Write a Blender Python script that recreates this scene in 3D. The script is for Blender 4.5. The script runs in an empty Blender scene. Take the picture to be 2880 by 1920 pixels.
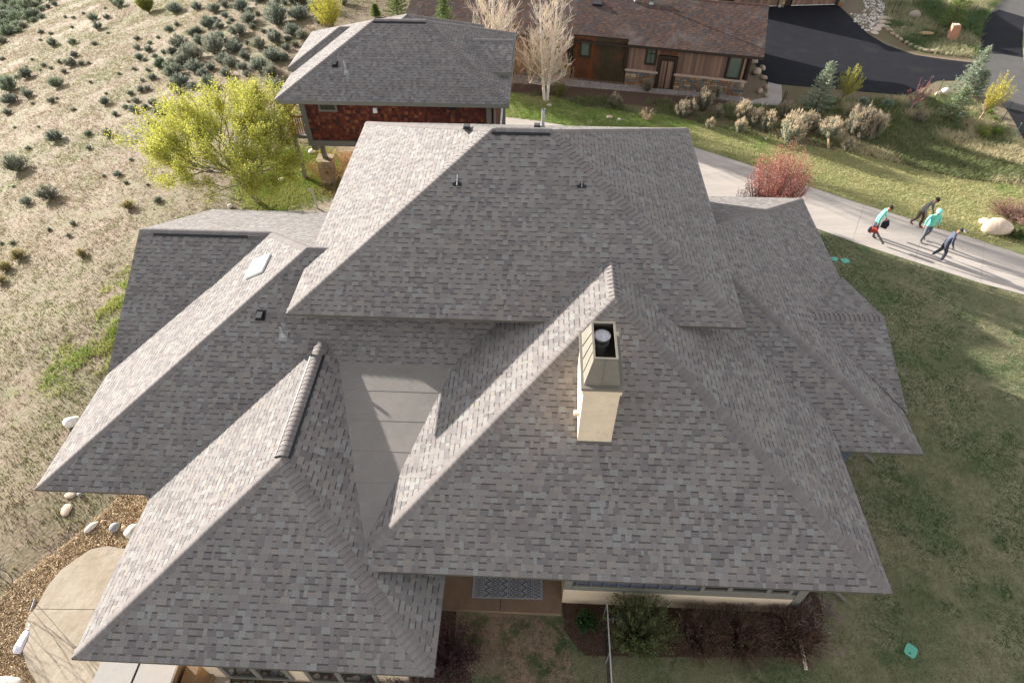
import bpy, math, random
import numpy as np
from mathutils import Vector, Matrix

random.seed(7)
RNG = np.random.default_rng(7)
scene = bpy.context.scene
C = scene.collection

# ------------------------------------------------------------------ camera, sky, sun, exposure
F_PX = 1775.296
CAM = np.array([6.512, -11.664, 17.786])
PD, ROLL, YAW = 0.81423, -0.00304, -0.0472
_fw = np.array([math.sin(YAW)*math.cos(PD), math.cos(YAW)*math.cos(PD), -math.sin(PD)])
_r = np.cross(_fw, [0, 0, 1.0]); _r /= np.linalg.norm(_r); _u = np.cross(_r, _fw)
_r2 = math.cos(ROLL)*_r + math.sin(ROLL)*_u
_u2 = -math.sin(ROLL)*_r + math.cos(ROLL)*_u
cd = bpy.data.cameras.new('camera'); cam = bpy.data.objects.new('camera', cd); C.objects.link(cam)
cd.sensor_fit = 'HORIZONTAL'; cd.sensor_width = 36.0; cd.lens = F_PX/2880*36.0
cd.clip_start = 0.5; cd.clip_end = 2000
cam.matrix_world = Matrix(((_r2[0], _u2[0], -_fw[0], CAM[0]), (_r2[1], _u2[1], -_fw[1], CAM[1]),
                           (_r2[2], _u2[2], -_fw[2], CAM[2]), (0, 0, 0, 1)))
scene.camera = cam

SUN_EL = math.radians(14.2)
SUN_AZ = math.radians(180-33.8)              # direction towards the sun in the xy plane
SUND = Vector((math.cos(SUN_EL)*math.cos(SUN_AZ), math.cos(SUN_EL)*math.sin(SUN_AZ), math.sin(SUN_EL)))
w = bpy.data.worlds.new('World'); scene.world = w; w.use_nodes = True
nt = w.node_tree; nt.nodes.clear()
sky = nt.nodes.new('ShaderNodeTexSky'); sky.sky_type = 'NISHITA'; sky.sun_disc = False
sky.sun_elevation = SUN_EL; sky.sun_rotation = math.radians(90) - SUN_AZ
sky.altitude = 2000; sky.air_density = 1.0; sky.dust_density = 1.0; sky.ozone_density = 1.0
bg = nt.nodes.new('ShaderNodeBackground'); bg.inputs[1].default_value = 0.12
wo = nt.nodes.new('ShaderNodeOutputWorld')
hs = nt.nodes.new('ShaderNodeHueSaturation'); hs.inputs['Saturation'].default_value = 0.22     # camera white balance: shade reads neutral
tint = nt.nodes.new('ShaderNodeMix'); tint.data_type = 'RGBA'; tint.blend_type = 'MULTIPLY'; tint.inputs[0].default_value = 1
tint.inputs[7].default_value = (1.04, .99, .965, 1)
nt.links.new(sky.outputs[0], hs.inputs['Color']); nt.links.new(hs.outputs[0], tint.inputs[6]); nt.links.new(tint.outputs[2], bg.inputs[0]); nt.links.new(bg.outputs[0], wo.inputs[0])
sd = bpy.data.lights.new('sun', 'SUN'); sd.energy = 5.0; sd.angle = math.radians(0.6); sd.color = (1.0, 0.94, 0.86)
sun = bpy.data.objects.new('sun', sd); C.objects.link(sun)
sun.rotation_euler = SUND.to_track_quat('Z', 'Y').to_euler(); sun.location = (0, 0, 40)
scene.view_settings.view_transform = 'Standard'; scene.view_settings.look = 'None'
scene.view_settings.exposure = 1.80; scene.view_settings.gamma = 1.0
scene.view_settings.use_curve_mapping = False
scene.render.engine = 'CYCLES'

# ------------------------------------------------------------------ measuring helpers (photo pixel -> place in the world)
def slope_z(x):
    t = np.maximum(0, -9.0-np.asarray(x, float)); return -.26*t*t/(t+5)
def G(px, py, z=0.0):
    """where the line of sight through a photo pixel meets the ground (which falls away on the left) or the level z"""
    d = _fw + (px-1440)/F_PX*_r2 - (py-960)/F_PX*_u2
    p = CAM + d*((z-CAM[2])/d[2])
    if z == 0.0 and p[0] < -9:
        for _ in range(60): p = p*.5+.5*(CAM + d*((float(slope_z(p[0]))-CAM[2])/d[2]))
    return Vector(p)
def onY(px, py, Y):
    d = _fw + (px-1440)/F_PX*_r2 - (py-960)/F_PX*_u2
    return Vector(CAM + d*((Y-CAM[1])/d[1]))
def PJ(X):
    d = np.array(X, float)-CAM; k = d@_fw
    return 1440+F_PX*(d@_r2)/k, 960-F_PX*(d@_u2)/k
def HT(b, tpy, lo=0.0, hi=16.0):
    """height of a thing standing at b whose top shows at image row tpy"""
    for _ in range(40):
        m = (lo+hi)/2
        if PJ((b[0], b[1], b[2]+m))[1] > tpy: lo = m
        else: hi = m
    return m
def PPM(b):
    return F_PX/float((np.array(b)-CAM)@_fw)      # photo pixels per metre there
def inview(P, m=60):
    P = np.atleast_2d(P); d = P-CAM; k = d@_fw
    x = 1440+F_PX*(d@_r2)/k; y = 960-F_PX*(d@_u2)/k
    return (k > 0) & (x > -m) & (x < 2880+m) & (y > -m) & (y < 1920+m)

# ------------------------------------------------------------------ noise in numpy
_lat = RNG.random((256, 256))
def vnoise(x, y):
    xi = np.floor(x).astype(int); yi = np.floor(y).astype(int); fx = x-xi; fy = y-yi
    fx = fx*fx*(3-2*fx); fy = fy*fy*(3-2*fy)
    a = _lat[xi % 256, yi % 256]; b = _lat[(xi+1) % 256, yi % 256]
    c = _lat[xi % 256, (yi+1) % 256]; d = _lat[(xi+1) % 256, (yi+1) % 256]
    return (a*(1-fx)+b*fx)*(1-fy)+(c*(1-fx)+d*fx)*fy
def fbm(x, y, o=4):
    x = np.asarray(x, float); y = np.asarray(y, float); s = 0; a = .5; n = 0
    for i in range(o): s = s+a*vnoise(x*2**i+17*i, y*2**i+31*i); n += a; a *= .5
    return s/n

# ------------------------------------------------------------------ materials
MATS = {}
def mat(name, col=(.5, .5, .5), rough=.8, attr=False, noise=None, bump=None, metal=0.0, trans=0.0, col2=None, spec=.3,
        scale=8.0, extra=None, stretch=None, thr=(.35, .65)):
    """col x face colour attribute; col2 mixed in by noise; bump = (scale, strength, distance)"""
    if name in MATS: return MATS[name]
    m = bpy.data.materials.new(name); m.use_nodes = True; t = m.node_tree; N = t.nodes; L = t.links
    b = N['Principled BSDF']; b.inputs['Roughness'].default_value = rough; b.inputs['Metallic'].default_value = metal
    b.inputs['Specular IOR Level'].default_value = spec
    tc = N.new('ShaderNodeTexCoord'); vec = tc.outputs['Object']
    if stretch:
        mp = N.new('ShaderNodeMapping'); mp.inputs['Scale'].default_value = stretch
        L.new(vec, mp.inputs[0]); vec = mp.outputs[0]
    out = None
    if attr:
        a = N.new('ShaderNodeAttribute'); a.attribute_name = 'Col'; out = a.outputs['Color']
    else:
        r = N.new('ShaderNodeRGB'); r.outputs[0].default_value = (*col, 1); out = r.outputs[0]
    if col2 is not None:
        n = N.new('ShaderNodeTexNoise'); n.inputs['Scale'].default_value = scale; n.inputs['Detail'].default_value = 8
        n.inputs['Roughness'].default_value = .65
        L.new(vec, n.inputs[0])
        cr = N.new('ShaderNodeMapRange'); cr.inputs['From Min'].default_value = thr[0]; cr.inputs['From Max'].default_value = thr[1]
        L.new(n.outputs[0], cr.inputs[0])
        mx = N.new('ShaderNodeMix'); mx.data_type = 'RGBA'; L.new(cr.outputs[0], mx.inputs[0]); L.new(out, mx.inputs[6])
        mx.inputs[7].default_value = (*col2, 1); out = mx.outputs[2]
    if extra:                                  # list of (colour, scale, from, to, amount)
        for (c3, s3, f0, f1, am) in extra:
            n = N.new('ShaderNodeTexNoise'); n.inputs['Scale'].default_value = s3; n.inputs['Detail'].default_value = 6
            L.new(vec, n.inputs[0])
            cr = N.new('ShaderNodeMapRange'); cr.inputs['From Min'].default_value = f0; cr.inputs['From Max'].default_value = f1
            cr.inputs['To Max'].default_value = am
            L.new(n.outputs[0], cr.inputs[0])
            mx = N.new('ShaderNodeMix'); mx.data_type = 'RGBA'; L.new(cr.outputs[0], mx.inputs[0]); L.new(out, mx.inputs[6])
            mx.inputs[7].default_value = (*c3, 1); out = mx.outputs[2]
    if noise:                                  # (scale, amount) brightness variation
        n = N.new('ShaderNodeTexNoise'); n.inputs['Scale'].default_value = noise[0]; n.inputs['Detail'].default_value = 10
        n.inputs['Roughness'].default_value = .7
        L.new(vec, n.inputs[0])
        mr = N.new('ShaderNodeMapRange'); mr.inputs['From Min'].default_value = .3; mr.inputs['From Max'].default_value = .7
        mr.inputs['To Min'].default_value = 1-noise[1]; mr.inputs['To Max'].default_value = 1+noise[1]
        L.new(n.outputs[0], mr.inputs[0])
        mm = N.new('ShaderNodeVectorMath'); mm.operation = 'SCALE'; L.new(out, mm.inputs[0]); L.new(mr.outputs[0], mm.inputs[3])
        out = mm.outputs[0]
    L.new(out, b.inputs['Base Color'])
    if bump:
        n = N.new('ShaderNodeTexNoise'); n.inputs['Scale'].default_value = bump[0]; n.inputs['Detail'].default_value = 8
        L.new(vec, n.inputs[0])
        bp = N.new('ShaderNodeBump'); bp.inputs['Strength'].default_value = bump[1]; bp.inputs['Distance'].default_value = bump[2]
        L.new(n.outputs[0], bp.inputs['Height']); L.new(bp.outputs[0], b.inputs['Normal'])
    if trans > 0:
        tr = N.new('ShaderNodeBsdfTranslucent'); L.new(out, tr.inputs[0])
        ms = N.new('ShaderNodeMixShader'); ms.inputs[0].default_value = trans
        L.new(b.outputs[0], ms.inputs[1]); L.new(tr.outputs[0], ms.inputs[2])
        L.new(ms.outputs[0], N['Material Output'].inputs[0])
    MATS[name] = m; return m

M_SH = mat('asphalt_shingle', attr=True, rough=.95, noise=(60, .16), spec=.15, bump=(160, .25, .004), extra=[((.15, .14, .13), .5, .52, .8, .35), ((.25, .235, .22), .9, .55, .8, .3)])
M_DECK = mat('roof_underlay', (.13, .122, .117), .95)
M_TRIM = mat('grey_olive_trim', (.17, .162, .135), .7, noise=(6, .12))
M_SOFF = mat('soffit_wood', (.20, .15, .10), .8, noise=(5, .15))
M_STUC = mat('cream_stucco', (.64, .52, .37), .9, noise=(3, .08), bump=(40, .5, .006), extra=[((.42, .33, .22), 2.2, .6, .8, .5)])
M_BLUE = mat('slate_blue_siding', (.075, .085, .115), .7, noise=(9, .25))
M_GLASS = mat('dark_window_glass', (.02, .022, .02), .03, spec=1.0)
M_BLACK = mat('black_plastic', (.015, .017, .02), .5, noise=(10, .2))
M_METAL = mat('galvanised_metal', (.30, .30, .30), .5, metal=.3, noise=(20, .2))
M_WHITE = mat('white_paint', (.78, .78, .75), .6, noise=(8, .04))
M_LEAF = mat('leaf', attr=True, rough=.6, trans=.35, spec=.2)
M_TWIG = mat('twig', attr=True, rough=.85)
M_BARK = mat('bark', attr=True, rough=.9, noise=(14, .3), bump=(30, .5, .01))
M_GRASS = mat('grass_blade', attr=True, rough=.75, trans=.25, spec=.15)
M_STONE = mat('stone_attr', attr=True, rough=.85, noise=(9, .25), bump=(12, .6, .02))
M_WOOD = mat('wood_attr', attr=True, rough=.75, noise=(5, .22), stretch=(6, 6, .6))

# ------------------------------------------------------------------ mesh builder
class MB:
    def __init__(s): s.v = []; s.f = []; s.c = []
    def poly(s, pts, col=(.5, .5, .5)):
        k = len(s.v); s.v += [tuple(p) for p in pts]; s.f.append(tuple(range(k, k+len(pts)))); s.c.append(col)
    def prism(s, top, off, col=(.5, .5, .5), bottom=False, sidecol=None):
        k = len(s.v); n = len(top); off = Vector(off)
        s.v += [tuple(p) for p in top] + [tuple(Vector(p)+off) for p in top]
        s.f.append(tuple(range(k, k+n))); s.c.append(col)
        for i in range(n):
            j = (i+1) % n; s.f.append((k+i, k+n+i, k+n+j, k+j)); s.c.append(sidecol or col)
        if bottom: s.f.append(tuple(range(k+2*n-1, k+n-1, -1))); s.c.append(col)
    def box(s, x0, x1, y0, y1, z0, z1, col=(.5, .5, .5), M=None):
        P = [Vector(p) for p in ((x0, y0, z0), (x1, y0, z0), (x1, y1, z0), (x0, y1, z0), (x0, y0, z1), (x1, y0, z1), (x1, y1, z1), (x0, y1, z1))]
        if M is not None: P = [M @ p for p in P]
        k = len(s.v); s.v += [tuple(p) for p in P]
        for f in ((0, 3, 2, 1), (4, 5, 6, 7), (0, 1, 5, 4), (1, 2, 6, 5), (2, 3, 7, 6), (3, 0, 4, 7)):
            s.f.append(tuple(k+i for i in f)); s.c.append(col)
    def tube(s, pts, rad, n=6, col=(.5, .5, .5), cap=True):
        pts = [Vector(p) for p in pts]; k0 = len(s.v)
        if not isinstance(rad, (list, tuple)): rad = [rad]*len(pts)
        ref = None
        for i, p in enumerate(pts):
            d = (pts[min(i+1, len(pts)-1)]-pts[max(i-1, 0)])
            if d.length < 1e-9: d = Vector((0, 0, 1))
            d.normalize()
            if ref is None: ref = d.orthogonal().normalized()
            a = (ref - d*ref.dot(d))
            a = a.normalized() if a.length > 1e-6 else d.orthogonal().normalized()
            ref = a; b = d.cross(a)
            for j in range(n):
                t = 2*math.pi*j/n; s.v.append(tuple(p+(a*math.cos(t)+b*math.sin(t))*rad[i]))
        for i in range(len(pts)-1):
            for j in range(n):
                a = k0+i*n+j; b = k0+i*n+(j+1) % n
                s.f.append((a, b, b+n, a+n)); s.c.append(col)
        if cap:
            s.f.append(tuple(k0+j for j in range(n-1, -1, -1))); s.c.append(col)
            e = k0+(len(pts)-1)*n; s.f.append(tuple(e+j for j in range(n))); s.c.append(col)
    def build(s, name, material, parent=None, smooth=False, loc=None):
        me = bpy.data.meshes.new(name); me.from_pydata(s.v, [], s.f)
        at = me.color_attributes.new('Col', 'FLOAT_COLOR', 'CORNER')
        tot = np.array([len(f) for f in s.f]); cols = np.array([(*c, 1.0) for c in s.c], dtype=np.float32) if s.c else np.zeros((0, 4), np.float32)
        at.data.foreach_set('color', np.repeat(cols, tot, axis=0).ravel())
        if smooth: me.polygons.foreach_set('use_smooth', [True]*len(me.polygons))
        mats = material if isinstance(material, (list, tuple)) else [material]
        for m_ in mats: me.materials.append(m_)
        o = bpy.data.objects.new(name, me); C.objects.link(o)
        if parent is not None:
            o.parent = parent
            if loc is None and parent.type == 'EMPTY':
                o.matrix_parent_inverse = parent.matrix_basis.inverted()
        if loc is not None: o.location = loc
        return o
def quads_mesh(name, P, cols, material, tri=False):
    """P: (n,k,3) polygons"""
    n, k, _ = P.shape
    me = bpy.data.meshes.new(name)
    me.vertices.add(n*k); me.vertices.foreach_set('co', P.astype(np.float32).ravel())
    me.loops.add(n*k); me.loops.foreach_set('vertex_index', np.arange(n*k, dtype=np.int32))
    me.polygons.add(n); me.polygons.foreach_set('loop_start', np.arange(0, n*k, k, dtype=np.int32))
    me.update(calc_edges=True)
    at = me.color_attributes.new('Col', 'FLOAT_COLOR', 'CORNER')
    c4 = np.concatenate([cols, np.ones((n, 1))], 1).astype(np.float32)
    at.data.foreach_set('color', np.repeat(c4, k, axis=0).ravel())
    me.materials.append(material); return me
def tag(o, label=None, cat=None, group=None, kind=None):
    if label: o['label'] = label
    if cat: o['category'] = cat
    if group: o['group'] = group
    if kind: o['kind'] = kind
    return o
def empty(name, loc=(0, 0, 0), rz=0.0):
    o = bpy.data.objects.new(name, None); o.location = loc; o.rotation_euler = (0, 0, rz); o.empty_display_size = .3
    C.objects.link(o); return o
def child(o, p):
    """parent o (built in world coordinates) to p"""
    o.parent = p
    mw = p.matrix_basis
    o.matrix_parent_inverse = mw.inverted(); return o
def sheet(name, pts, z, material, kind='structure', thick=0.0, parent=None, label=None):
    b = MB(); P = [Vector((p[0], p[1], z)) for p in pts]
    a = sum(P[i].x*P[(i+1) % len(P)].y-P[(i+1) % len(P)].x*P[i].y for i in range(len(P)))
    if a < 0: P.reverse()
    if thick: b.prism(P, (0, 0, -thick))
    else: b.poly(P)
    o = b.build(name, material, parent)
    if kind: o['kind'] = kind
    if label: o['label'] = label
    return o
def GP(lst, sx=1.0, ox=0, oy=0, z=0.0):
    return [G(ox+x/sx, oy+y/sx, z) for x, y in lst]
def smooth_poly(P, it=2):
    for _ in range(it):
        Q = []
        for i in range(len(P)):
            a = Vector(P[i]); b = Vector(P[(i+1) % len(P)]); Q += [a*.75+b*.25, a*.25+b*.75]
        P = Q
    return P
def clip(poly, n, d):
    """keep the part of a 2-D polygon where n.p <= d"""
    out = []; m = len(poly)
    for i in range(m):
        a = poly[i]; b = poly[(i+1) % m]; da = n[0]*a[0]+n[1]*a[1]-d; db = n[0]*b[0]+n[1]*b[1]-d
        if da <= 0: out.append(a)
        if (da < 0 < db) or (db < 0 < da):
            t = da/(da-db); out.append((a[0]+(b[0]-a[0])*t, a[1]+(b[1]-a[1])*t))
    return out
def inpoly(x, y, poly):
    x = np.asarray(x); y = np.asarray(y); r = np.zeros(x.shape, bool); n = len(poly)
    for i in range(n):
        x0, y0 = poly[i][0], poly[i][1]; x1, y1 = poly[(i+1) % n][0], poly[(i+1) % n][1]
        if y0 == y1: continue
        c = ((y0 > y) != (y1 > y)) & (x < (x1-x0)*(y-y0)/(y1-y0)+x0); r ^= c
    return r

# ------------------------------------------------------------------ shingled roofs
PAL_GREY = [((.188, .175, .168), 6), ((.176, .163, .158), 5), ((.200, .187, .178), 3), ((.206, .206, .197), 2.4), ((.206, .188, .167), 1.3), ((.145, .134, .132), 3.6), ((.164, .147, .141), 2)]
PAL_BROWN = [((.088, .055, .045), 5), ((.075, .05, .043), 4), ((.105, .065, .05), 3), ((.06, .05, .048), 3), ((.068, .055, .057), 2)]
def pick(pal):
    t = random.random()*sum(p[1] for p in pal)
    for c, k in pal:
        t -= k
        if t <= 0: break
    j = random.uniform(.94, 1.06); return tuple(x*j for x in c)
EXPO = .143
class Face:
    def __init__(s, pts, roof):
        s.p = [Vector(p) for p in pts]; s.roof = roof
        n = Vector((0, 0, 0))
        for i in range(len(s.p)):
            n += (s.p[i]-s.p[0]).cross(s.p[(i+1) % len(s.p)]-s.p[0])
        if n.z < 0: s.p.reverse(); n = -n
        s.n = n.normalized(); s.V = (Vector((0, 0, 1))-s.n*s.n.z).normalized(); s.U = s.V.cross(s.n)
        s.o = min(s.p, key=lambda q: q.z)
        s.q = [((p-s.o).dot(s.U), (p-s.o).dot(s.V)) for p in s.p]
        s.xy = [(p.x, p.y) for p in s.p]
    def z(s, x, y):
        return s.o.z-(s.n.x*(x-s.o.x)+s.n.y*(y-s.o.y))/s.n.z
    def w(s, a, h=0): return s.o+s.U*a[0]+s.V*a[1]+s.n*h
def convex_in(x, y, poly):
    s = None
    n = len(poly)
    for i in range(n):
        ax, ay = poly[i]; bx, by = poly[(i+1) % n]
        c = (bx-ax)*(y-ay)-(by-ay)*(x-ax)
        if c < -1e-4: return False
    return True
EYES = [Vector(CAM)+Vector(o) for o in ((0, 0, 0), (3, 0, 0), (-3, 0, 0), (0, 0, -3), (0, -3, -2))]
def blocked(p, e, f, allf):
    """does any roof plane lie between p and e?"""
    for g in allf:
        if g is f: continue
        a = (p-g.o).dot(g.n); b = (e-g.o).dot(g.n)
        if a*b < 0:
            t = a/(a-b); x = p.x+(e.x-p.x)*t; y = p.y+(e.y-p.y)*t
            if convex_in(x, y, g.xy): return True
    return False
def cells_of(f, allf, pal, cellw=(.07, .23)):
    """shingle tabs of one roof face: raised teeth and recessed gaps in courses, cut at hips and rakes"""
    q = f.q; area = sum(q[i][0]*q[(i+1) % len(q)][1]-q[(i+1) % len(q)][0]*q[i][1] for i in range(len(q)))
    if area < 0: q = q[::-1]
    vmax = max(p[1] for p in q); out = []; k = 0
    planes = []
    for i in range(len(q)):
        a = q[i]; b = q[(i+1) % len(q)]; dx, dy = b[0]-a[0], b[1]-a[1]; l = math.hypot(dx, dy)
        if l < 1e-6: continue
        n = (dy/l, -dx/l); planes.append((n, n[0]*a[0]+n[1]*a[1]))
    v = 0.0
    while v < vmax:
        v1 = v+EXPO-.0025
        band = [(-1e3, v), (1e3, v), (1e3, v1), (-1e3, v1)]
        for n, d in planes: band = clip(band, n, d) if band else band
        if not band: v += EXPO; continue
        u0 = min(p[0] for p in band); u1 = max(p[0] for p in band)
        u = u0-random.random()*.3; tooth = random.random() < .5
        while u < u1:
            wd = random.uniform(*cellw)*(1 if tooth else .85)
            cw = f.w((u+wd/2, (v+v1)/2))
            hid = False
            for g in allf:
                if g is f: continue
                if g.z(cw.x, cw.y) > cw.z+.07 and convex_in(cw.x, cw.y, g.xy): hid = True; break
            if hid: hid = all(blocked(cw+f.n*.02, e, f, allf) for e in EYES)
            if not hid:
                quad = [(u+.001, v), (u+wd-.001, v), (u+wd-.001, v1), (u+.001, v1)]
                for n, d in planes:
                    if quad: quad = clip(quad, n, d)
                if len(quad) >= 3:
                    ar = abs(sum(quad[i][0]*quad[(i+1) % len(quad)][1]-quad[(i+1) % len(quad)][0]*quad[i][1] for i in range(len(quad))))/2
                    if ar > 4e-4: out.append((f, quad, tooth, pick(pal), v1, ar))
            u += wd; tooth = not tooth if random.random() < .85 else tooth
        v += EXPO
    return out
def emit_cell(b, cell):
    f, quad, tooth, col, v1, ar = cell
    h = .0115 if tooth else .0085
    if tooth:
        b.prism([f.w(p, h) for p in quad], f.n*-.007, col)
    else:
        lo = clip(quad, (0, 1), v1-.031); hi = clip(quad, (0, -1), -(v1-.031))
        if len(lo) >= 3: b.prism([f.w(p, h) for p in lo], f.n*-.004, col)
        if len(hi) >= 3: b.poly([f.w(p, h) for p in hi], tuple(c*.44 for c in col))  # dark granule band, its colour also standing in for the recess shadow
def pix_area(cell):
    f, quad, tooth, col, v1, ar = cell
    c = f.w((sum(p[0] for p in quad)/len(quad), sum(p[1] for p in quad)/len(quad)))
    if not inview(np.array(c), -20)[0]: return 0
    d = Vector(CAM)-c; return ar*abs(d.normalized().dot(f.n))/d.length_squared
def do_shingles(roofs, faces, pal, n_single, house, deckmat=None, cellw=(.07, .23), others=()):
    """roofs: name -> (object, [faces])"""
    cells = []
    for f in faces: cells += cells_of(f, list(faces)+list(others), pal, cellw)
    order = sorted(range(len(cells)), key=lambda i: -pix_area(cells[i]))
    single = set(order[:n_single])
    rest = {}
    for i, c in enumerate(cells):
        r = c[0].roof
        if i in single:
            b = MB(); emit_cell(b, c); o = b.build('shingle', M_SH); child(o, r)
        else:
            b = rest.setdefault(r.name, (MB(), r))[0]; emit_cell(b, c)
    for b, r in rest.values():
        o = b.build('shingle_field', M_SH); o['kind'] = 'stuff'; child(o, r)
CAPS = []
def hip_caps(p0, p1, d1, d2, roof, col=(.176, .160, .153), wdt=.155, lift=.016, expo=.14, rnd=.012):
    """overlapping bent cap shingles from p0 (low) to p1 (high); d1, d2 fall away in the two faces"""
    p0 = Vector(p0); p1 = Vector(p1); p0 = p0+(p1-p0).normalized()*.10; L = (p1-p0).length; d = (p1-p0)/L; d1 = Vector(d1).normalized(); d2 = Vector(d2).normalized()
    up = (-(d1+d2)).normalized(); n = max(1, int(L/expo))
    n1 = d.cross(d1); n1 = n1 if n1.z > 0 else -n1; n2 = d.cross(d2); n2 = n2 if n2.z > 0 else -n2
    for i in range(n):
        a = p0+d*(i*L/n); b = p0+d*((i+1)*L/n+.01)
        k_ = random.uniform(.9, 1.1)
        CAPS.append((roof, a, b, d1, d2, n1.normalized(), n2.normalized(), up, wdt, lift, tuple(c*k_ for c in col)))
def emit_cap(mb, cap):
    roof, a, b, d1, d2, n1, n2, up, wd, lift, col = cap
    def ring(p, h):
        return [p+d1*wd+n1*(h-.006), p+d1*wd*.55+n1*h, p+d1*wd*.2+n1*(h-.003), p+up*(h*.75), p+d2*wd*.2+n2*(h-.003), p+d2*wd*.55+n2*h, p+d2*wd+n2*(h-.006)]
    A = ring(a, lift+(.014 if lift < .04 else .007)); B = ring(b, lift-.005); k = len(mb.v)
    mb.v += [tuple(p) for p in A+B]+[tuple(p) for p in A]+[tuple(p-up*.024) for p in A]; n = 7
    for i in range(n-1):
        mb.f.append((k+i, k+i+1, k+n+i+1, k+n+i)); mb.c.append(col)
        mb.f.append((k+3*n+i, k+3*n+i+1, k+2*n+i+1, k+2*n+i)); mb.c.append(tuple(c*(.12 if lift < .04 else .35) for c in col))  # lip coloured dark: painted shadow line under each cap's lower edge
def flush_caps(n_single):
    order = sorted(range(len(CAPS)), key=lambda i: (Vector(CAM)-CAPS[i][1]).length if inview(np.array(CAPS[i][1]))[0] else 1e6)
    single = set(order[:n_single]); rest = {}
    for i, c in enumerate(CAPS):
        if i in single:
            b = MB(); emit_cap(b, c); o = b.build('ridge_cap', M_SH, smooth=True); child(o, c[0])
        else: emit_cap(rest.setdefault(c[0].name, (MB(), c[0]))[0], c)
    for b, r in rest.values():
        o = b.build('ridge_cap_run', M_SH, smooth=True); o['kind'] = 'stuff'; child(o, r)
    CAPS.clear()
def deck(name, faces_pts, house, fas=None):
    """solid boarding under the shingles; returns the part object"""
    b = MB()
    for pts in faces_pts:
        P = [Vector(p) for p in pts]
        n = (P[1]-P[0]).cross(P[2]-P[0])
        if n.z < 0: P.reverse()
        b.prism(P, (0, 0, -.05), (.1, .1, .1), bottom=True)
    o = b.build(name, M_DECK); child(o, house); return o
def fascia(segs, house, h=.055, m=None, t=.03):
    for a, b_ in segs:
        a = Vector(a); b_ = Vector(b_); d = (b_-a); L = d.length; d /= L
        out = Vector((d.y, -d.x, 0)).normalized()
        mb = MB(); P = [a+out*.012, b_+out*.012, b_+out*(.012-t), a+out*(.012-t)]
        zz = Vector((0, 0, .004)); mb.prism([p+zz for p in P], (0, 0, -h), (.2, .2, .2), bottom=True)
        o = mb.build('fascia', m or mat('drip_edge', (.085, .078, .066), .6)); child(o, house)
def hip_part(x0, x1, y0, y1, z, s):
    """corner, ridge points and faces of a hipped roof whose ridge runs along its longer side"""
    W, D = x1-x0, y1-y0; h = min(W, D)/2; zr = z+s*h
    if W >= D: r0 = (x0+h, (y0+y1)/2, zr); r1 = (x1-h, (y0+y1)/2, zr)
    else: r0 = ((x0+x1)/2, y0+h, zr); r1 = ((x0+x1)/2, y1-h, zr)
    return r0, r1

# ================================================================== GROUND
def G2(px, py): g = G(px, py); return (g.x, g.y)
GZ = 0.0
def grid_ground():
    xs = np.concatenate([[-500, -200, -100], np.arange(-90, 70, .5), [100, 200, 500]])
    ys = np.concatenate([[-300, -100, -40], np.arange(-16, 100, .5), [100, 200, 400, 800]])
    X, Y = np.meshgrid(xs, ys, indexing='ij')
    fade = np.clip((-5.5-X)/4, 0, 1)*np.clip((Y+20)/4, 0, 1)*np.clip((90-Y)/20, 0, 1)
    fade = fade*(X > -100)
    Z = (fbm(X*.35, Y*.35, 4)-.5)*.22*fade-.002 - .02*fade + slope_z(X)
    n, m = X.shape; v = np.stack([X, Y, Z], -1).reshape(-1, 3)
    i, j = np.meshgrid(np.arange(n-1), np.arange(m-1), indexing='ij'); a = (i*m+j).ravel()
    F = np.stack([a, a+m, a+m+1, a+1], 1)
    me = bpy.data.meshes.new('ground'); me.from_pydata(v.tolist(), [], F.tolist())
    me.polygons.foreach_set('use_smooth', [True]*len(F)); return me
def ground_z(x, y):
    x = np.asarray(x, float); y = np.asarray(y, float)
    fade = np.clip((-5.5-x)/4, 0, 1)*np.clip((y+20)/4, 0, 1)*np.clip((90-y)/20, 0, 1)
    return (fbm(x*.35, y*.35, 4)-.5)*.22*fade-.002-.02*fade+slope_z(x)
M_DIRT = mat('hillside_soil', (.178, .134, .094), .95, col2=(.150, .136, .074), scale=.45, thr=(.42, .62), noise=(11, .38), bump=(9, .7, .03),
             extra=[((.29, .23, .18), 5, .52, .75, .8), ((.13, .19, .05), .8, .6, .72, .45)])
g = bpy.data.objects.new('ground', grid_ground()); g.data.materials.append(M_DIRT); C.objects.link(g); g['kind'] = 'structure'
M_LAWN = mat('lawn_ground', (.14, .165, .08), .95, col2=(.25, .235, .14), scale=.5, thr=(.4, .6), noise=(30, .35), bump=(45, .8, .03),
             extra=[((.05, .10, .035), 1.1, .58, .7, .7), ((.16, .11, .06), .9, .64, .75, .5)])
M_LAWN2 = mat('driveway_lawn_ground', (.17, .22, .07), .95, col2=(.30, .29, .14), scale=.9, thr=(.4, .6), noise=(30, .3), bump=(45, .8, .03))
M_MULCH = mat('bark_mulch', (.085, .05, .035), .95, col2=(.13, .085, .06), scale=18, noise=(70, .5), bump=(60, 1.0, .03))
M_STRAW = mat('straw_mulch', (.34, .25, .15), .95, col2=(.22, .15, .09), scale=14, noise=(60, .5), bump=(50, 1.0, .04))
M_BEDSOIL = mat('bed_soil', (.15, .10, .065), .95, col2=(.13, .13, .06), scale=1.2, noise=(20, .35), bump=(20, .8, .04))
M_CONC = mat('drive_concrete', (.43, .385, .345), .85, col2=(.35, .315, .285), scale=.7, noise=(12, .08), bump=(80, .2, .004), stretch=(.35, 2.2, 1))
M_ASPH = mat('new_asphalt', (.013, .014, .019), .9, spec=.1, col2=(.018, .019, .023), scale=1.2, noise=(160, .35), bump=(150, .3, .004), extra=[((.035, .032, .03), .5, .58, .75, .5)])
M_ROAD = mat('old_asphalt', (.10, .095, .09), .85, col2=(.08, .078, .075), scale=1, noise=(120, .3))
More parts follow.
